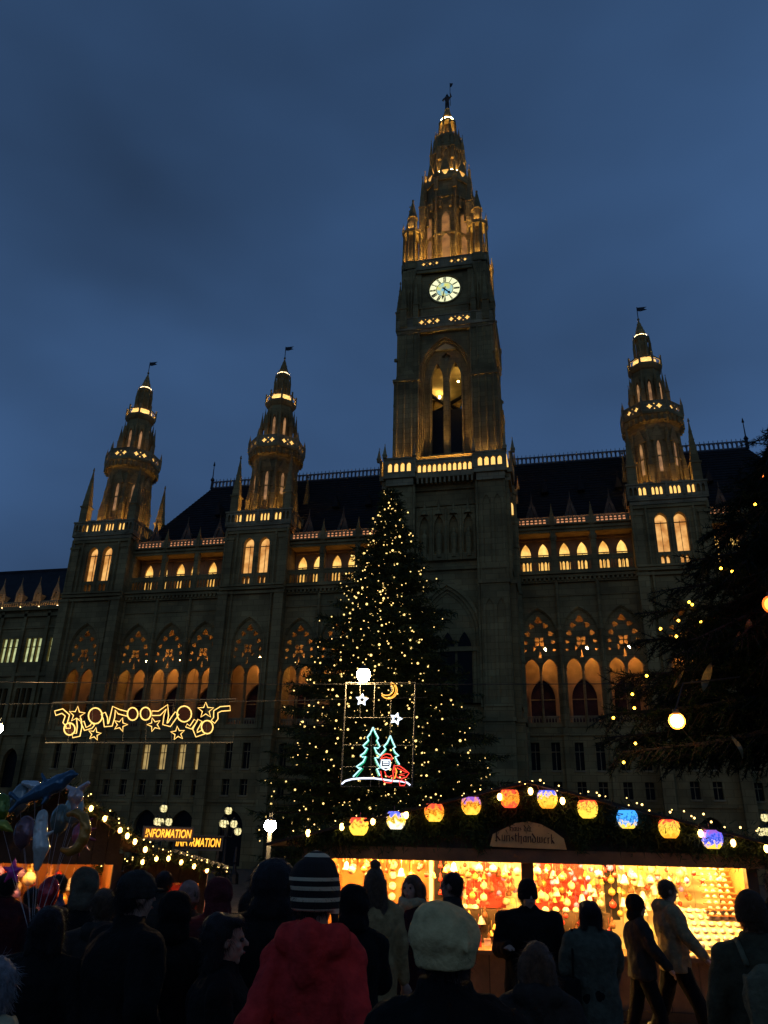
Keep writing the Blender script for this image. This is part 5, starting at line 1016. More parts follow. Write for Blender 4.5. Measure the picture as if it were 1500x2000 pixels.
for i in range(46):
    k = kinds[int(rng.integers(0, len(kinds)))]; x = -2.9+5.6*i/46+rng.uniform(-.03, .03)
    if abs(x+.12) < .12: continue
    good(k[0], k[1], k[2], k[3], (x, .3+rng.uniform(-.08, .1), 1.75+rng.uniform(-.09, .05)), f'{k[0].replace("_", " ")} in the row hung just behind the front beam', f'{k[0].replace("_", " ")}s behind the front beam', k[4])
for i in range(54):
    k = kinds[int(rng.choice([0, 2, 2, 4, 4, 6, 8, 3]))]; x = -1.4+2.55*i/54
    if abs(x+.12) < .12: continue
    good(k[0], k[1], k[2], k[3], (x, .86-.02*(i % 4), .82+.085*(i % 5)), f'{k[0].replace("_", " ")} pinned to the dark board under the shelves', f'{k[0].replace("_", " ")}s under the shelves', k[4])
for i in range(30): good('clay_bowl', dome, .06, [WOODM, RG, GG, PG][i % 4], (-2.9+.05*i, .2+.11*(i % 4), .772), 'small upturned bowl crowding the left counter', 'bowls on the left counter', 'bowl')
# ------------------------------------------------------------------ further stalls on the left
def hut(px, py, r_, w, h, rotd, lab, bulbs, inner, lampe, roofm=WOOD, peak=.7):
    c_ = at(px, py, r_); d = at(px, py, r_)-CAM; rz = math.atan2(d.y, d.x)-math.pi/2+R(rotd); e_ = empty('market_hut', (c_.x, c_.y, 0), rz); tag(e_, lab, 'stall', 'market huts on the left')
    for s_ in (-1, 1):
        mb = MB(); mb.add([(0, -.6, h+peak), (s_*(w/2+.4), -.6, h), (s_*(w/2+.4), 2.4, h), (0, 2.4, h+peak), (0, -.6, h+peak+.08), (s_*(w/2+.4), -.6, h+.08), (s_*(w/2+.4), 2.4, h+.08), (0, 2.4, h+peak+.08)], [(0, 1, 2, 3), (7, 6, 5, 4), (0, 4, 5, 1), (1, 5, 6, 2), (2, 6, 7, 3)]); mb.build('roof_slope', roofm, e_)
        mb = MB(); mb.box(s_*w/2-.06, s_*w/2+.06, -.1, 0, 0, h); mb.build('post', WOOD, e_)
        mb = MB(); mb.box(s_*w/2-.03, s_*w/2+.03, 0, 2, 0, h); mb.build('side_wall', inner, e_)
    n_ = 10
    for i in range(n_):
        xa, xb = -w/2+w*i/n_, -w/2+w*(i+1)/n_-.01; zt = lambda x: h+peak*(1-abs(x)/(w/2+.4))-.02
        mb = MB(); mb.slab([(xa, h-.15), (xb, h-.15), (xb, zt(xb)), (xa, zt(xa))], (), -.16, -.12); mb.build('gable_board', WOOD, e_)
        mb = MB(); mb.box(xa, xb, 0, .03, .05, .9); mb.build('counter_board', WOODM, e_)
    mb = MB(); mb.slab([(-w/2, h-.14), (w/2, h-.14), (w/2, h+.02), (0, h+peak-.03), (-w/2, h+.02)], (), -.11, -.09); mb.build('gable_light_seal', WOOD, e_)  # added sheet blocking lamp light at the gable gaps
    mb = MB(); mb.box(-w/2, w/2, .05, .07, .02, .89); mb.build('counter_light_seal', WOOD, e_)  # added sheet blocking lamp light at the counter gaps
    mb = MB(); mb.box(-w/2, w/2, -.1, .6, .9, .95); mb.build('counter_top', WOODM, e_)
    mb = MB(); mb.box(-w/2, w/2, 1.9, 1.95, 0, h); mb.build('back_wall', inner, e_)
    mb = MB(); mb.tube([(-w/2+.2, .3, h-.12), (w/2-.2, .3, h-.12)], .025, 6); mb.build('lamp_tube', lampe, e_)
    Qh = []; t = np.linspace(-1, 1, 900); P = np.stack([t*(w/2+.4), np.full(900, -.66), h+peak*(1-abs(t))+.02], 1)+rng.normal(0, .05, (900, 3)); Qh = blades(P, rng.normal(0, 1, (900, 3)), .1, .02, rng); o = bpy.data.objects.new('fir_garland', quad_mesh('fir_garland', Qh, FIR)); COL.objects.link(o); o.parent = e_; o['kind'] = 'stuff'
    for t in bulbs: mb = MB(); mb.ball((t*(w/2+.4), -.72, h+peak*(1-abs(t))-.02), (.028, .028, .04), 8, 6); mb.build('round_bulb', PB, e_, True)
    mb = MB()
    for t in np.linspace(-1, 1, 34): mb.ball((t*(w/2+.4)+rng.normal(0, .04), -.68, h+peak*(1-abs(t))+.08+rng.normal(0, .03)), .01, 6, 4)
    o = mb.build('tiny_lights', MATS['tiny_light'], e_); o['kind'] = 'stuff'
    return e_, rz
REDIN = mat('red_stall_lining', (.5, .05, .04), .8, .2, 3, 0)
HL1 = mat('hut_tube', (.9, .8, .6), .3, 0, 1, 0, emit=(1, .46, .11), es=70); HL2 = mat('hut_tube_dim', (.9, .8, .6), .3, 0, 1, 0, emit=(1, .5, .2), es=90)
h1, rz1 = hut(90, 1700, 13, 1.9, 1.86, 3, 'left hut crammed with glowing orange goods behind the balloons', (.3, .45, .62, .7, .785, .9), WOODO, HL1, peak=.85)
h2, rz2 = hut(322, 1700, 15, 1.3, 1.56, -4, 'small hut with bulb-lined gable and red lining under the information signs', (-.3, -.1, .08, .28, .48, .68), REDIN, HL2, peak=.27)
h3, rz3 = hut(-70, 1700, 15, 2.2, 2.0, 20, 'hut at the left picture edge with only its bright corner showing', (.2, .8), CREAM, HL1, peak=.5)
for hh, rz_, nm, grp, w in ((h1, rz1, 'orange', 'goods in the left hut', .85), (h2, rz2, 'red', 'goods in the small red hut', .55)):
    for i in range(44 if hh is h1 else 16):
        k = kinds[int(rng.integers(0, len(kinds)))]; M_ = Matrix.Translation(hh.location) @ Matrix.Rotation(rz_, 4, 'Z'); key = (k[0], k[2]*1.6, k[3].name)
        if key not in MC: MC[key] = k[1](k[2]*1.6).mesh(k[0], k[3], True)
        o = bpy.data.objects.new(k[0], MC[key]); COL.objects.link(o); o.location = M_ @ Vector((rng.uniform(-w, w), rng.uniform(.5, 1.7), rng.uniform(1.05, 1.6))); tag(o, f'{k[0].replace("_", " ")} among the crowded {nm} hut goods', k[4], grp+', '+k[0].replace('_', ' '))
# ------------------------------------------------------------------ foil balloons
def foilm(n, c, m_=.4): return mat('foil_'+n, c, .14, .25, 6, .3, 12, metal=m_, spec=.6)
BO = at(70, 1625, 7.6)
BV = Vector((BO.x, BO.y, 0)); 
def balloon(name, px, py, r_, shape, m_, lab, rz=0.):
    c_ = at(px, py, r_); e_ = empty(name, c_, rz); e_.scale = (.76, .76, .76); tag(e_, lab, 'balloon', 'foil balloons in one bunch'); mb = MB(); shape(mb); o = voxel(mb, 'foil_skin', m_, .014, e_, 3, .006, 14, 1.)
    hd = (at(62, 1840, 7.7)-c_)/.76; hd = Matrix.Rotation(-rz, 3, 'Z') @ hd
    mb = MB(); mb.tube([(0, 0, -.05), (hd.x*.5+.02, hd.y*.5, hd.z*.55), (hd.x, hd.y, hd.z)], .002, 3); mb.build('string', mat('white_string', (.5, .5, .5), .7, 0, 1, 0), e_); return e_
def dolphin(mb):
    mb.cap((-.25, 0, -.1), (-.05, 0, 0), .03, .085); mb.cap((-.05, 0, 0), (.15, 0, .1), .085, .1); mb.cap((.15, 0, .1), (.27, 0, .19), .09, .06); mb.cap((.27, 0, .19), (.34, 0, .2), .045, .02)
    mb.cap((.02, 0, .08), (-.06, 0, .2), .035, .012); mb.cap((-.25, 0, -.1), (-.36, .0, -.02), .025, .03); mb.cap((-.25, 0, -.1), (-.33, 0, -.2), .025, .025); mb.cap((.08, 0, .0), (.03, -.06, -.12), .035, .015)
def crescent(mb):
    P = [(.17*math.cos(a), 0, .2*math.sin(a)) for a in np.linspace(1.1, 5.2, 8)]
    for i in range(7): mb.cap(P[i], P[i+1], .03+.035*math.sin(math.pi*i/7), .03+.035*math.sin(math.pi*(i+1)/7))
def longone(mb): mb.cap((0, 0, .22), (.01, 0, .05), .06, .075); mb.cap((.01, 0, .05), (.06, 0, -.1), .075, .09); mb.cap((.06, 0, -.1), (.05, 0, -.3), .085, .035); mb.cap((.05, 0, 0), (.16, 0, .06), .03, .015)
def egg(mb): mb.ball((0, 0, 0), (.12, .09, .17), 12, 9); mb.cap((0, 0, -.15), (0, 0, -.2), .02, .015)
def spiky(mb):
    mb.ball((0, 0, 0), (.09, .06, .12), 10, 8)
    for a in np.linspace(-1.4, 1.5, 6): mb.cap((.05*math.cos(a), 0, .08*math.sin(a)), (.22*math.cos(a), 0, .22*math.sin(a)), .035, .01)
def winged(mb): mb.ball((0, 0, 0), (.1, .07, .09), 10, 8); mb.cap((0, 0, .05), (.13, 0, .14), .04, .03); mb.cap((0, 0, .05), (-.14, 0, .1), .04, .03); mb.cap((0, 0, -.05), (.02, 0, -.2), .05, .03)
def leaf(mb): mb.cap((-.16, 0, .03), (0, 0, 0), .03, .06); mb.cap((0, 0, 0), (.12, 0, -.06), .06, .015)
def starb(mb):
    for a in range(5): an = R(90+72*a); mb.cap((0, 0, 0), (.13*math.cos(an), 0, .13*math.sin(an)), .05, .012)
for a in [('dolphin_balloon', 85, 1548, 7.5, dolphin, foilm('blue', (.05, .11, .16)), 'blue dolphin-shaped foil balloon topping the bunch', .2), ('winged_balloon', 70, 1535, 7.8, leaf, foilm('silver', (.6, .6, .56)), 'silver-grey fin-shaped balloon beside the blue dolphin', .1), ('star_balloon', 122, 1520, 7.6, lambda m_: [m_.cap((0, 0, 0), (.06*math.cos(R(90+72*i)), 0, .06*math.sin(R(90+72*i))), .022, .006) for i in range(5)], foilm('gold', (.6, .42, .1)), 'small gold star balloon at the very top', 0), ('winged_balloon', 148, 1555, 7.7, winged, foilm('rose', (.6, .45, .4)), 'pale pink winged balloon right of the dolphin', 0),
          ('round_balloon', 145, 1580, 7.9, egg, foilm('mint', (.25, .33, .27)), 'pale green rounded balloon under the pink winged one', 0), ('crescent_balloon', 140, 1625, 7.4, crescent, foilm('orange', (.45, .2, .03)), 'orange crescent moon balloon on the right of the bunch', math.pi), ('spiky_balloon', 155, 1630, 7.55, spiky, foilm('magenta', (.4, .1, .13)), 'magenta balloon with pointed rays next to the crescent', 0), ('long_balloon', 75, 1635, 7.4, longone, foilm('white', (.6, .56, .46), .2), 'long off-white dotted animal balloon hanging low', 0),
          ('lobed_balloon', 48, 1625, 7.6, egg, foilm('plum', (.2, .1, .11)), 'dark plum oval balloon left of the white one', 0), ('leaf_balloon', 8, 1612, 7.5, leaf, foilm('lime', (.3, .3, .03)), 'lime yellow balloon at the left picture edge', 0), ('round_balloon', 0, 1580, 7.8, egg, foilm('green', (.12, .18, .02)), 'dark green oval balloon above the lime one', 0), ('heart_balloon', 40, 1560, 7.9, egg, foilm('smoke', (.2, .22, .2)), 'smoky grey oval balloon behind the dolphin', 0), ('red_balloon', 95, 1745, 7.8, egg, foilm('red', (.35, .02, .03)), 'red oval balloon low above the blue jacket', .4), ('pink_balloon', 25, 1702, 7.9, starb, foilm('pink', (.6, .06, .35)), 'small hot pink star balloon low at the left', 0), ('pale_balloon', 118, 1600, 8.0, egg, foilm('greygreen', (.16, .2, .16)), 'dim grey green balloon in the middle of the bunch', 0)]: balloon(*a)

# ------------------------------------------------------------------ people
SKIN = mat('skin', (.42, .24, .16), .55, .12, 14, .05); HAIRD = mat('dark_hair', (.012, .008, .006), .5, .4, 30, .5); HAIRB = mat('brown_hair', (.09, .05, .025), .5, .4, 40, .5); HAIRBL = mat('dark_blonde_hair', (.2, .13, .06), .5, .35, 40, .5); EYE = mat('eye_dark', (.02, .015, .012), .2, 0, 1, 0, spec=.6); LIP = mat('lips', (.3, .1, .08), .5, .1, 9, 0)
def cloth(n, c, rough=.9, var=.25): return mat('cloth_'+n, c, rough, var, 18, .4, 40, spec=.15)
BLACK = cloth('black', (.009, .0075, .006)); CHAR = cloth('charcoal', (.032, .028, .022)); DENIM = cloth('denim', (.022, .022, .026)); BOOT = mat('boot_leather', (.012, .01, .009), .5, .2, 9, .1)
def fuzz(ob, P, name, material, n, L, w, droop):
    me = ob.data; k = len(me.vertices); co = np.empty(k*3); no = np.empty(k*3); me.vertices.foreach_get('co', co); me.vertices.foreach_get('normal', no); co = co.reshape(-1, 3); no = no.reshape(-1, 3)
    i = rng.integers(0, k, n); D = no[i]*.5+rng.normal(0, .35, (n, 3)); D[:, 2] -= droop
    o = bpy.data.objects.new(name, quad_mesh(name, blades(co[i]-no[i]*.004, D, rng.uniform(.5, 1.2, n)*L, w, rng), material)); COL.objects.link(o); o.parent = P; o['kind'] = 'stuff'
def person(px, py, r_, label, face=0., coat=BLACK, hem=.75, trous=DENIM, hair=('short', HAIRD), hat=None, hood=None, scarf=None, bag=None, arms=('down', 'down'), stride=0., lean=0., bulk=1., hi=False, headturn=0., hood_up=False):
    top = at(px, py, r_); H = top.z-({'stripe': .065, 'slouch': .06}.get(hat[0], .03) if hat else 0.); k = H/1.75
    vd = math.atan2(top.y-CAM.y, top.x-CAM.x)-math.pi/2          # +Y of the figure = away from the viewer
    P = empty('person', (top.x, top.y, 0), vd+R(face)); P.scale = (k, k, k); tag(P, label, 'person')
    ly = lean
    sh = {s: Vector((s*.185*bulk, -.005+ly*.9, 1.43)) for s in (-1, 1)}
    pose = {'down': ((.07, -.02, -.29), (.03, .05, -.25)), 'pocket': ((.11, -.06, -.27), (-.07, .13, -.17)), 'front': ((.05, .05, -.28), (-.08, .22, .03)), 'up': ((.05, .2, -.14), (-.12, .14, .22)), 'swing': ((.06, -.14, -.26), (.02, .0, -.25)), 'fore': ((.06, .12, -.26), (.0, .16, -.19))}
    arm = {}
    for s, nm in zip((-1, 1), arms): a, b = pose[nm]; e_ = sh[s]+Vector((s*a[0], a[1], a[2])); w = e_+Vector((s*b[0], b[1], b[2])); arm[s] = (e_, w, nm)
    leg = {s: (Vector((s*.095, 0, .92)), Vector((s*.1, s*stride*.55+.03, .49)), Vector((s*.1, s*stride, .09+.05*max(0, -s*stride)))) for s in (-1, 1)}
    hc = Vector((0, .02+ly, 1.635)); hr = Matrix.Translation(hc) @ Matrix.Rotation(R(headturn), 4, 'Z')
    # body: one continuous skin
    mb = MB()
    mb.lathe([(.05, .84), (.13*bulk, .9), (.135*bulk, 1.0), (.12*bulk, 1.12), (.135*bulk, 1.3), (.12*bulk, 1.4), (.07, 1.46), (.055, 1.52), (.05, 1.56)], 12, 0, ly*.5, sy=.7)
    mb.cap((0, ly*.8, 1.45), (0, ly+.01, 1.56), .06, .055)
    for s in (-1, 1):
        mb.cap(sh[s]+Vector((-s*.025, 0, -.03)), arm[s][0], .034, .03, 8); mb.cap(arm[s][0], arm[s][1], .03, .025, 8); mb.cap((0, ly*.7, 1.4), sh[s]+Vector((-s*.025, 0, -.03)), .04, .034, 8); mb.cap((s*.08, 0, .95), leg[s][1], .08, .055, 8); mb.cap(leg[s][1], leg[s][2], .05, .035, 8); f_ = leg[s][2]; mb.cap(f_+Vector((0, -.03, -.04)), f_+Vector((0, .13, -.055)), .035, .03, 8)
        e_, w, nm = arm[s]; d = (w-e_).normalized(); sdv = Vector((0, 0, 1)).cross(d); sdv = sdv.normalized() if sdv.length > .2 else Vector((0, 1, 0)); up = d.cross(sdv)
        mb.cap(w+d*.02, w+d*.075, .028, .033, 8); mb.cap(w+d*.04+sdv*.018, w+d*.075-sdv*.018, .024, .024, 6)
        for q, (off, L_) in enumerate(((-.03, .07), (-.01, .082), (.011, .078), (.031, .06))):
            b0 = w+d*.085+sdv*off*1.1; b1 = b0+d*L_*.5-up*.006; b2 = b1+d*L_*.38-up*.022; mb.cap(b0, b1, .0095, .009, 6); mb.cap(b1, b2, .009, .0075, 6)
        t0 = w+d*.04+sdv*.033*(-s); mb.cap(t0, t0+d*.035+sdv*.028*(-s), .011, .01, 6); mb.cap(t0+d*.035+sdv*.028*(-s), t0+d*.065+sdv*.026*(-s)-up*.01, .01, .008, 6)
    mb.M = hr
    mb.ball((0, -.012, .025), (.076, .094, .092), 14, 10); mb.ball((0, .028, -.045), (.058, .062, .068), 12, 8); mb.ball((0, .06, -.1), (.026, .022, .02), 8, 6)
    mb.cap((0, .088, .005), (0, .112, -.022), .009, .014, 6); mb.cap((-.035, .078, .022), (.035, .078, .022), .014, .014, 6); mb.cap((-.016, .09, -.062), (.016, .09, -.062), .009, .009, 6)
    for s in (-1, 1): mb.ball((s*.078, -.005, -.01), (.012, .022, .034), 7, 6); mb.ball((s*.042, .062, -.028), (.024, .02, .02), 7, 5)
    mb.M = Matrix(); voxel(mb, 'body', SKIN, .0085 if hi else .0125, P, 3)
    if abs((face+headturn+180) % 360-180) > 50:
        for s in (-1, 1):
            q = MB(); q.M = hr; q.ball((s*.031, .079, .002), .0115, 8, 6); q.build('eye', EYE, P, True)
        q = MB(); q.M = hr; q.ball((0, .098, -.06), (.02, .006, .007), 8, 5); q.build('lips', LIP, P, True)
    # trousers and boots
    mb = MB(); mb.lathe([(.06, .8), (.165, .86), (.178, .98), (.16, 1.06)], 12, 0, 0, sy=.75)
    for s in (-1, 1): mb.cap((s*.09, 0, .93), leg[s][1], .115, .09, 9); mb.cap(leg[s][1], leg[s][2]+Vector((0, 0, .02)), .088, .074, 9)
    voxel(mb, 'trousers', trous, .017, P, 3, .009, 14)
    mb = MB()
    for s in (-1, 1):
        f_ = leg[s][2]; q = MB(); q.cap(f_+Vector((0, -.02, .1)), f_+Vector((0, -.02, -.03)), .058, .055, 9); q.cap(f_+Vector((0, -.03, -.04)), f_+Vector((0, .15, -.05)), .05, .042, 9); q.box(f_.x-.045, f_.x+.045, f_.y-.08, f_.y+.19, f_.z-.09, f_.z-.06); voxel(q, 'boot', BOOT, .014, P, 2)
    # coat
    b = bulk; mb = MB(); zh = hem; fl = 1.0+max(0, .9-zh)*.28
    mb.lathe([(.05, zh), (.2*b*fl, zh+.02), (.205*b*(fl+1)/2, (zh+1.0)/2), (.2*b, 1.0), (.19*b, 1.12), (.215*b, 1.28), (.205*b, 1.38), (.15*b, 1.455), (.09, 1.5), (.085, 1.535)], 16, 0, ly*.5, sy=.74)
    for s in (-1, 1):
        mb.cap(sh[s]*1.0+Vector((-s*.02, 0, -.03)), arm[s][0], .082*b, .066*b, 9); mb.cap(arm[s][0], arm[s][1], .064*b, .05*b, 9)
        mb.cap((s*.09, ly*.7, 1.44), sh[s]+Vector((0, 0, -.03)), .075, .078*b, 9)
    if hood and not hood_up: mb.cap((-.09, -.09+ly, 1.48), (.09, -.09+ly, 1.48), .065, .065, 9); mb.cap((0, -.11+ly, 1.47), (0, -.12+ly, 1.36), .09, .05, 9)
    else: mb.lathe([(.1, 1.47), (.092, 1.55), (.07, 1.55)], 12, 0, ly*.9)
    voxel(mb, 'coat', coat, .012 if hi else .016, P, 2, .02, 10 if hi else 8, .6)
    if hi:                                                      # yoke seam, centre seam and cuffs
        q = MB()
        for s in (-1, 1): e_, w, nm = arm[s]; d = (w-e_).normalized(); q.tube([w-d*.035, w+d*.012], .058*b, 10)
        q.build('cuff', coat, P, True)
    # hair
    if hair:
        kind, hm = hair; mb = MB(); mb.M = hr
        if kind == 'short': mb.ball((0, -.022, .04), (.086, .1, .09), 12, 9); mb.ball((0, -.05, -.01), (.076, .066, .075), 10, 8)
        elif kind == 'long':
            mb.ball((0, -.022, .035), (.09, .104, .098), 12, 9)
            for x in (-.06, 0, .06): mb.cap((x, -.07, 0), (x*1.35, -.09, -.3), .06, .05, 8)
            for s in (-1, 1): mb.cap((s*.075, .0, .02), (s*.1, -.01, -.24), .035, .035, 8)
        elif kind == 'bun': mb.ball((0, -.022, .035), (.088, .102, .096), 12, 9); mb.ball((0, -.03, .15), (.05, .05, .045), 9, 7); [mb.cap((x, -.07, 0), (x*1.5, -.1, -.32), .055, .05, 8) for x in (-.05, 0, .05)]
        elif kind == 'bob': mb.ball((0, -.045, .035), (.1, .1, .1), 12, 9); mb.ball((0, .02, .085), (.08, .07, .04), 10, 7); [mb.cap((x, -.06, .02), (x*1.1, -.06, -.11), .055, .05, 8) for x in (-.06, 0, .06)]
        elif kind == 'big': mb.ball((0, -.03, .02), (.14, .14, .14), 12, 9); mb.ball((0, -.05, -.1), (.13, .11, .11), 10, 8)
        hob = voxel(mb, 'hair', hm, .011, P, 2, .008, 26, .25); fuzz(hob, P, 'hair_strands', hm, 2600, .05, .0022, .9)
    if hat:
        kind, hm = hat; mb = MB(); mb.M = hr
        if kind == 'beanie': mb.lathe([(.06, -.035), (.096, -.03), (.1, 0), (.099, .03), (.1, .05), (.088, .1), (.06, .14), (.03, .158), (.001, .165)], 18, 0, -.012, sy=1.14)
        elif kind == 'slouch': mb.ball((0, -.04, .05), (.128, .13, .098), 14, 10); mb.ball((-.015, -.05, .09), (.098, .1, .072), 12, 8); mb.cap((-.03, -.12, .12), (.02, -.162, .03), .02, .012, 8); mb.cap((.06, -.12, .1), (.07, -.15, .02), .016, .01, 8); mb.lathe([(.09, -.05), (.1, -.045), (.108, -.01), (.11, .02)], 16, 0, -.03, sy=1.1)
        elif kind == 'stripe': mb.lathe([(.08, -.06), (.096, -.055), (.103, -.01), (.103, .03), (.094, .08), (.074, .125), (.045, .155), (.02, .168), (.001, .172)], 18, 0, -.015, sy=1.14); mb.ball((0, -.05, .06), (.1, .1, .09), 12, 8); [mb.cap((s*.085, -.0, -.05), (s*.09, -.005, -.12), .022, .014, 7) for s in (-1, 1)]
        elif kind == 'cap': mb.ball((0, -.01, .05), (.098, .112, .085), 12, 8); mb.ball((0, .1, .03), (.07, .06, .012), 10, 6); mb.lathe([(.096, -.01), (.1, .03)], 14, 0, -.01, sy=1.12)
        voxel(mb, {'beanie': 'beanie', 'slouch': 'slouchy_beanie', 'stripe': 'striped_beanie', 'cap': 'flat_cap'}[kind], hm, .009, P, 2, .007 if kind == 'slouch' else .003, 12, 1.); fuzz([c for c in P.children][-1], P, 'knit_fuzz', hm, 2200, .011, .0018, .1)
    if hood_up:
        mb = MB(); mb.M = hr; mb.ball((0, -.03, .03), (.118, .125, .125), 14, 10); mb.ball((0, -.05, -.09), (.115, .1, .1), 12, 8); hob = voxel(mb, 'hood', hood, .012, P, 3, .016, 11, .9); fuzz(hob, P, 'hood_fuzz', hood, 1500, .018, .002, .2)
    if scarf:
        mb = MB(); mb.tube([(.105*math.cos(a), ly+.1*math.sin(a)+.005, 1.5+.015*math.sin(3*a)) for a in np.linspace(0, 6.283, 13)[:-1]], .048, 8, True); mb.cap((.05, .1+ly, 1.47), (.06, .15+ly*.5, 1.2), .045, .04, 8); mb.ball((0, .09+ly, 1.49), (.08, .05, .055), 9, 7); voxel(mb, 'scarf', scarf, .012, P, 2, .01, 22, .8)
    if bag:
        kind, bm = bag
        if kind == 'pack':
            mb = MB(); mb.ball((0, -.26+ly*.5, 1.2), (.16, .1, .2), 12, 9); mb.box(-.13, .13, -.34+ly*.5, -.16+ly*.5, .98, 1.33); voxel(mb, 'backpack', bm, .014, P, 3, .01, 12)
            for s in (-1, 1): mb = MB(); mb.tube([(s*.1, -.2, 1.38), (s*.12, -.03, 1.505), (s*.125, .12, 1.4), (s*.13, .13, 1.2)], .018, 5); mb.build('shoulder_strap', bm, P, True)
        else:
            mb = MB(); mb.box(-.36, -.2, -.14, .14, .85, 1.1); mb.ball((-.27, 0, .9), (.1, .17, .1), 10, 7); voxel(mb, 'shoulder_bag', bm, .013, P, 3, .008, 12); mb = MB(); mb.tube([(-.27, .12, 1.08), (-.2, .03, 1.5), (-.27, -.12, 1.08)], .012, 5); mb.build('bag_strap', bm, P, True)
    return P
def stripes(name, a, b, edges):
    M = mat(name, a, .95, .15, 30, .4, 220); t = M.node_tree; bs = t.nodes['Principled BSDF']; c = N(t, 'ShaderNodeTexCoord'); sp = N(t, 'ShaderNodeSeparateXYZ'); t.links.new(c.outputs['Object'], sp.inputs[0])
    mr = N(t, 'ShaderNodeMapRange'); mr.inputs[1].default_value = 1.56; mr.inputs[2].default_value = 1.82; t.links.new(sp.outputs[2], mr.inputs[0]); r = N(t, 'ShaderNodeValToRGB'); r.color_ramp.interpolation = 'CONSTANT'; el = r.color_ramp.elements
    el[0].position = 0; el[0].color = (*a, 1); el[1].position = edges[0][0]; el[1].color = (*b, 1)
    on_ = True
    for lo_, hi_ in edges:
        if lo_ != edges[0][0]: q = el.new(lo_); q.color = (*b, 1)
        q = el.new(hi_); q.color = (*a, 1)
    t.links.new(mr.outputs[0], r.inputs[0]); t.links.new(r.outputs[0], bs.inputs['Base Color']); return M
KNIT = stripes('striped_knit', (.02, .016, .013), (.65, .53, .33), [(.03, .1), (.2, .26), (.36, .42), (.5, .55), (.84, .9), (.93, 1.0)])
dotm = mat('black_white_print', (.02, .02, .02), .8, .2, 9, .2); t_ = dotm.node_tree; bs_ = t_.nodes['Principled BSDF']; vz = N(t_, 'ShaderNodeTexVoronoi'); vz.inputs['Scale'].default_value = 16; tcx = N(t_, 'ShaderNodeTexCoord'); t_.links.new(tcx.outputs['Object'], vz.inputs[0]); rr2 = N(t_, 'ShaderNodeValToRGB'); rr2.color_ramp.elements[0].position = .3; rr2.color_ramp.elements[0].color = (.5, .45, .4, 1); rr2.color_ramp.elements[1].position = .36; rr2.color_ramp.elements[1].color = (.015, .015, .015, 1); t_.links.new(vz.outputs[0], rr2.inputs[0]); t_.links.new(rr2.outputs[0], bs_.inputs['Base Color'])

person(622, 1659, 4.0, 'person seen from behind in a red hooded jacket and striped knitted beanie', -8, cloth('red', (.55, .036, .03)), .72, DENIM, ('short', HAIRD), ('stripe', KNIT), hood=True, arms=('swing', 'swing'), bulk=.84, hi=True, headturn=-16)
person(868, 1748, 3.15, 'person from behind in a black coat and large cream slouchy beanie', 0, BLACK, .7, DENIM, ('short', HAIRD), ('slouch', cloth('cream_knit', (.6, .44, .19))), arms=('pocket', 'pocket'), bulk=1.08, hi=True)
person(732, 1697, 8.0, 'long-haired person in a mustard khaki coat facing the stall', 10, cloth('khaki', (.34, .22, .09)), .72, BLACK, ('bun', HAIRB), bag=('side', dotm), arms=('front', 'down'))
person(806, 1710, 8.8, 'person with dark hair and a thick cream scarf turning back from the stall', 150, cloth('plum_coat', (.035, .012, .014)), .7, BLACK, ('long', HAIRB), scarf=cloth('cream_scarf', (.4, .32, .17)), arms=('front', 'pocket'))
person(884, 1706, 8.6, 'short-haired person in a dark coat in profile beside the cream scarf', 75, CHAR, .75, DENIM, ('short', HAIRD), arms=('front', 'front'))
person(1030, 1718, 8.8, 'broad dark figure with a black beanie facing the camera before the middle post', 178, BLACK, .72, BLACK, ('short', HAIRD), ('beanie', BLACK), arms=('down', 'front'), bulk=1.3, headturn=20)
person(1046, 1842, 5.0, 'small long brown-haired figure with its back turned, lower than the crowd', 0, CHAR, .7, DENIM, ('long', HAIRB), arms=('down', 'pocket'), hood=True)
person(1153, 1762, 8.2, 'person with a dark bob and grey shoulders bending toward the counter', 20, cloth('grey_green', (.09, .085, .055)), .6, BLACK, ('bob', HAIRD), bag=('side', BLACK), arms=('front', 'fore'), lean=.06, bulk=1.15)
person(1240, 1752, 10.6, 'dark hooded figure walking close beside the tan jacket', -80, CHAR, .8, BLACK, None, None, hood=BLACK, hood_up=True, arms=('pocket', 'fore'), stride=.22, bulk=1.15)
person(1300, 1719, 10.9, 'person striding past the bright rack in a tan jacket and dark trousers', -80, cloth('tan', (.24, .18, .09)), .78, BLACK, ('short', HAIRB), arms=('pocket', 'fore'), stride=.3, headturn=10, bulk=1.15, hood=True)
person(1462, 1742, 6.2, 'person at the right edge carrying a grey-green backpack', 8, cloth('olive', (.06, .055, .03)), .75, BLACK, ('short', HAIRB), ('beanie', cloth('brown_knit', (.06, .035, .02))), bag=('pack', cloth('pack_green', (.12, .12, .07))), arms=('down', 'down'), bulk=1.1)
person(1512, 1700, 8.5, 'tall dark figure half out of the picture at the right', 10, BLACK, .7, BLACK, ('short', HAIRD), arms=('down', 'down'))
person(345, 1752, 5.8, 'dark round-shouldered figure with a hood between the flat cap and the lit profile', -10, BLACK, .7, BLACK, None, hood=BLACK, hood_up=True, arms=('down', 'down'), bulk=1.2)
person(205, 1738, 6.6, 'dark figure with short brown hair just left of the flat cap', 12, CHAR, .7, BLACK, ('short', HAIRB), arms=('down', 'down'), bulk=1.1, hood=True)
person(490, 1742, 7.4, 'dark figure in a beanie behind the bushy-haired silhouette', 15, CHAR, .7, BLACK, ('short', HAIRD), ('beanie', CHAR), arms=('down', 'down'), bulk=1.1)
person(95, 1775, 5.4, 'dark stooped figure low in front of the blue jacket', -30, BLACK, .7, BLACK, ('bob', HAIRD), arms=('front', 'pocket'), bulk=1.15, lean=.05)
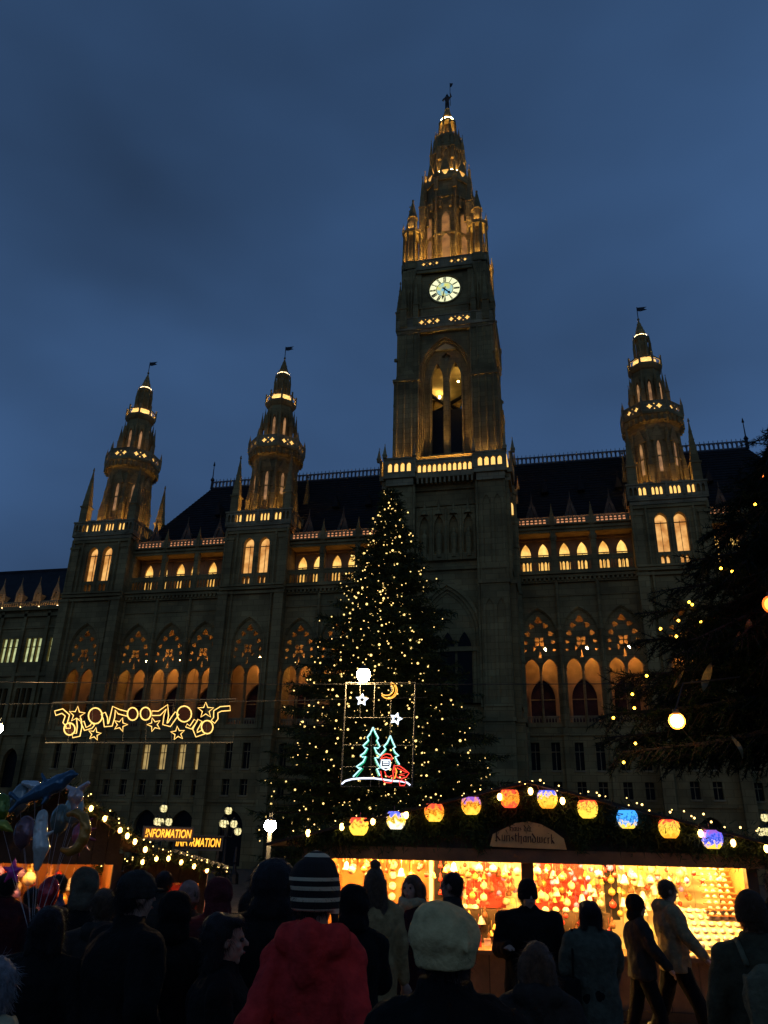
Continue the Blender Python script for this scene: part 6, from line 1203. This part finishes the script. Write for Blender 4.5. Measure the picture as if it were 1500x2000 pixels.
person(268, 1694, 5.2, 'tall dark figure in a black coat and flat cap turned right', -62, BLACK, .65, BLACK, ('short', HAIRD), ('cap', CHAR), arms=('pocket', 'pocket'), bulk=1.25)
person(440, 1788, 4.6, 'dark-haired person in black whose lit face shows in profile', -88, BLACK, .7, BLACK, ('bob', HAIRD), arms=('front', 'front'), hi=True)
person(536, 1690, 5.6, 'black silhouette with bushy hair left of the red jacket', 0, BLACK, .7, BLACK, ('big', HAIRD), arms=('down', 'down'), bulk=1.2)
person(690, 1738, 6.2, 'dark hooded figure between the red jacket and the khaki coat', 15, BLACK, .75, BLACK, None, hood=BLACK, hood_up=True, arms=('down', 'front'), bulk=1.05)
person(372, 1722, 8.0, 'person with a pale rose knitted cap in the middle of the left crowd', 30, CHAR, .75, BLACK, ('short', HAIRB), ('beanie', cloth('rose_knit', (.3, .17, .13))), arms=('down', 'down'))
person(428, 1722, 7.2, 'person in a dark maroon fleece with fluffy hood', 20, cloth('maroon', (.09, .018, .018)), .7, BLACK, None, hood=cloth('maroon', (.09, .018, .018)), hood_up=True, arms=('down', 'down'), bulk=1.15)
person(322, 1703, 9.5, 'dark-haired figure farther back under the red-lined hut', 10, CHAR, .8, BLACK, ('short', HAIRD), arms=('down', 'front'))
person(168, 1703, 7.6, 'person with a grey fur-trimmed hood on the left', 12, BLACK, .7, BLACK, None, hood=cloth('grey_fur', (.1, .085, .055)), hood_up=True, arms=('down', 'down'), bulk=1.1)
person(116, 1709, 10.5, 'person in a blue jacket walking past the left hut', 75, cloth('blue', (.03, .045, .1)), .8, BLACK, ('short', HAIRD), arms=('fore', 'swing'), stride=.2)
person(66, 1735, 9.5, 'dark short figure standing under the balloons, holding their strings', -10, CHAR, .7, BLACK, ('short', HAIRD), arms=('front', 'front'))
person(18, 1706, 9.0, 'dark-headed figure near the left picture edge', 5, cloth('dark_wine', (.05, .012, .014)), .7, BLACK, ('short', HAIRD), arms=('down', 'down'))
person(12, 1872, 3.6, 'small grey-haired figure with a pale scarf at the lower left corner', 60, CHAR, .7, BLACK, ('short', mat('grey_hair', (.22, .22, .22), .6, .4, 40, .5)), scarf=cloth('pale_scarf', (.4, .35, .2)), arms=('pocket', 'down'), lean=.05, bulk=1.1)
# ------------------------------------------------------------------ labels: things of one look are told apart by their place in the row
ONES = 'first second third fourth fifth sixth seventh eighth ninth tenth eleventh twelfth thirteenth fourteenth fifteenth sixteenth seventeenth eighteenth nineteenth twentieth'.split()
def ordinal(n):
    if n <= 20: return ONES[n-1]
    t, o = divmod(n, 10); tens = {2: 'twenty', 3: 'thirty', 4: 'forty', 5: 'fifty', 6: 'sixty'}[t]
    return (tens[:-1]+'ieth') if o == 0 else tens+'-'+ONES[o-1]
groups = {}
for o in S.objects:
    if o.parent is None and o.get('label') and o.get('group'): groups.setdefault(o['label'], []).append(o)
for lab, os_ in groups.items():
    if len(os_) > 1:
        os_.sort(key=lambda o: (o.location-CAM).dot(_rt)/(o.location-CAM).dot(_fw))
        for i, o in enumerate(os_): o['label'] = f'{lab}, {ordinal(i+1)} from the left'
bpy.data.scenes.remove(TMPS)
